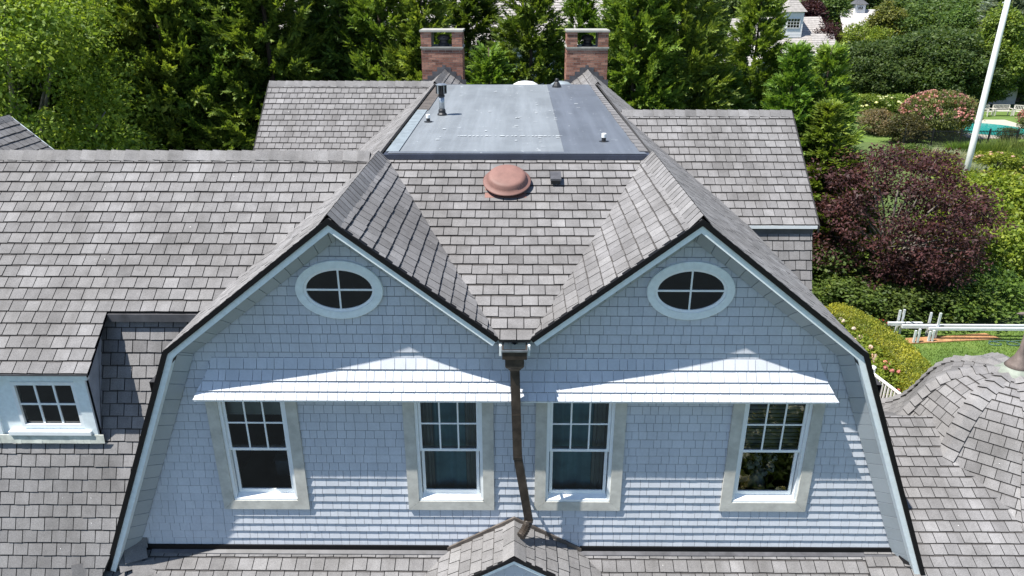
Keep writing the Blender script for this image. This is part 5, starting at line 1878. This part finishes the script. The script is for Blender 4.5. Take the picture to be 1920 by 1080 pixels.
# shingled house with a tower
h = thing('tower_house', 'distant house with grey shingled roofs and a small white tower', 'house')
mb = MB()
mb.box(32.6, 36.6, 81.0, 90, 0, 4.4); mb.box(23.6, 29.0, 80.6, 90, 0, 3.0); mb.box(29, 32.6, 81.5, 90, 0, 4.0)
mb.poly([(36.62, 80.6, 4.3), (36.62, 90, 4.3), (36.3, 85, 7.4)])
mb.build('wall', 'siding_white', h)
mb = MB()
shingle_courses(mb, (28.0, 80.2, 3.6), (36.7, 80.2, 4.1), (36.2, 84.8, 7.5), (28.0, 84.8, 7.4), 16)
shingle_courses(mb, (36.7, 90, 4.3), (28.0, 90, 4.3), (28.0, 84.9, 7.4), (36.2, 84.9, 7.5), 8)
mb.build('roof', 'cedar_grey', h)
mb = MB()
shingle_courses(mb, (34.2, 79.6, 3.7), (37.0, 79.6, 3.7), (36.9, 82.0, 5.75), (34.2, 82.0, 5.75), 9)
mb.build('lean_to_roof', 'cedar_grey', h)
mb = MB(); mb.box(34.15, 37.0, 79.9, 82, 0, 3.65); mb.build('lean_to_wall', 'siding_white', h)
mb = MB()
shingle_courses(mb, (23.2, 79.6, 2.4), (27.4, 79.6, 2.4), (27.6, 84.6, 7.3), (25.6, 84.6, 7.3), 20)
mb.build('side_roof', 'cedar_grey', h)
tw = bpy.data.objects.new('tower', None); COL.objects.link(tw); tw.parent = h
mb = MB(); clapboard(mb, 30.95, 33.15, 82.0, 5.4, 8.2, .16); mb.build('front', 'siding_white', tw)
mb = MB(); mb.box(30.95, 33.15, 82.03, 84.2, 5.0, 8.2); mb.build('core', 'siding_white', tw)
mb = MB()
ap = (32.05, 83.1, 9.95)
cr = [(30.7, 81.75, 8.15), (33.4, 81.75, 8.15), (33.4, 84.45, 8.15), (30.7, 84.45, 8.15)]
for k in range(4):
    shingle_courses(mb, cr[k], cr[(k + 1) % 4], ap, ap, 9)
mb.build('hip_roof', 'cedar_grey', tw)
window_unit(h, 32.05, 81.97, 6.35, 7.45, 1.5, 4, 3)

# pale roofed house with a dark cupola
h = thing('cupola_house', 'distant house with a pale roof and a dark capped cupola', 'house')
mb = MB(); mb.box(44.2, 51.5, 95.5, 104, 0, 4.9); mb.poly([(46.6, 94.95, 4.6), (49.6, 94.95, 4.6), (48.1, 94.95, 6.9)]); mb.build('wall', 'siding_white', h)
mb = MB()
shingle_courses(mb, (43.4, 94.6, 4.6), (46.6, 94.6, 4.6), (48.1, 99.5, 7.8), (44.2, 99.5, 7.8), 16)
shingle_courses(mb, (46.6, 94.6, 4.6), (48.1, 94.6, 7.1), (48.1, 99.5, 7.8), (46.6, 99.5, 5.4), 12)
shingle_courses(mb, (48.1, 94.6, 7.1), (49.8, 94.6, 4.6), (49.8, 99.5, 5.4), (48.1, 99.5, 7.8), 12)
shingle_courses(mb, (48.0, 96.4, 5.8), (52, 96.4, 5.8), (52, 99.5, 7.8), (48.0, 99.5, 7.8), 10)
mb.build('roof', 'cedar_pale', h)
cu = bpy.data.objects.new('cupola', None); COL.objects.link(cu); cu.parent = h
mb = MB(); mb.box(46.1, 47.5, 98.8, 100.2, 7.2, 8.5); mb.build('box', 'siding_white', cu)
mb = MB()
cr = [(45.85, 98.55, 8.48), (47.75, 98.55, 8.48), (47.75, 100.45, 8.48), (45.85, 100.45, 8.48)]
for k in range(4):
    shingle_courses(mb, cr[k], cr[(k + 1) % 4], (46.8, 99.5, 9.35), (46.8, 99.5, 9.35), 6)
mb.build('hip_roof', 'slate_dark', cu)
window_unit(h, 46.8, 98.79, 7.75, 8.25, .75, 3, 2)
# cottage roof between the far trees
h = thing('garden_cottage', 'grey cottage gable half hidden beside the flagpole', 'house')
mb = MB(); mb.box(46.0, 50.2, 67.2, 71, 0, 2.4); mb.build('wall', 'cedar_pale', h)
mb = MB(); shingle_courses(mb, (45.7, 66.8, 2.3), (50.4, 66.8, 2.3), (49.2, 69, 4.9), (45.7, 69, 4.9), 12); shingle_courses(mb, (50.4, 71.4, 2.3), (45.7, 71.4, 2.3), (45.7, 69, 4.9), (49.2, 69, 4.9), 10); mb.build('roof', 'cedar_grey', h)
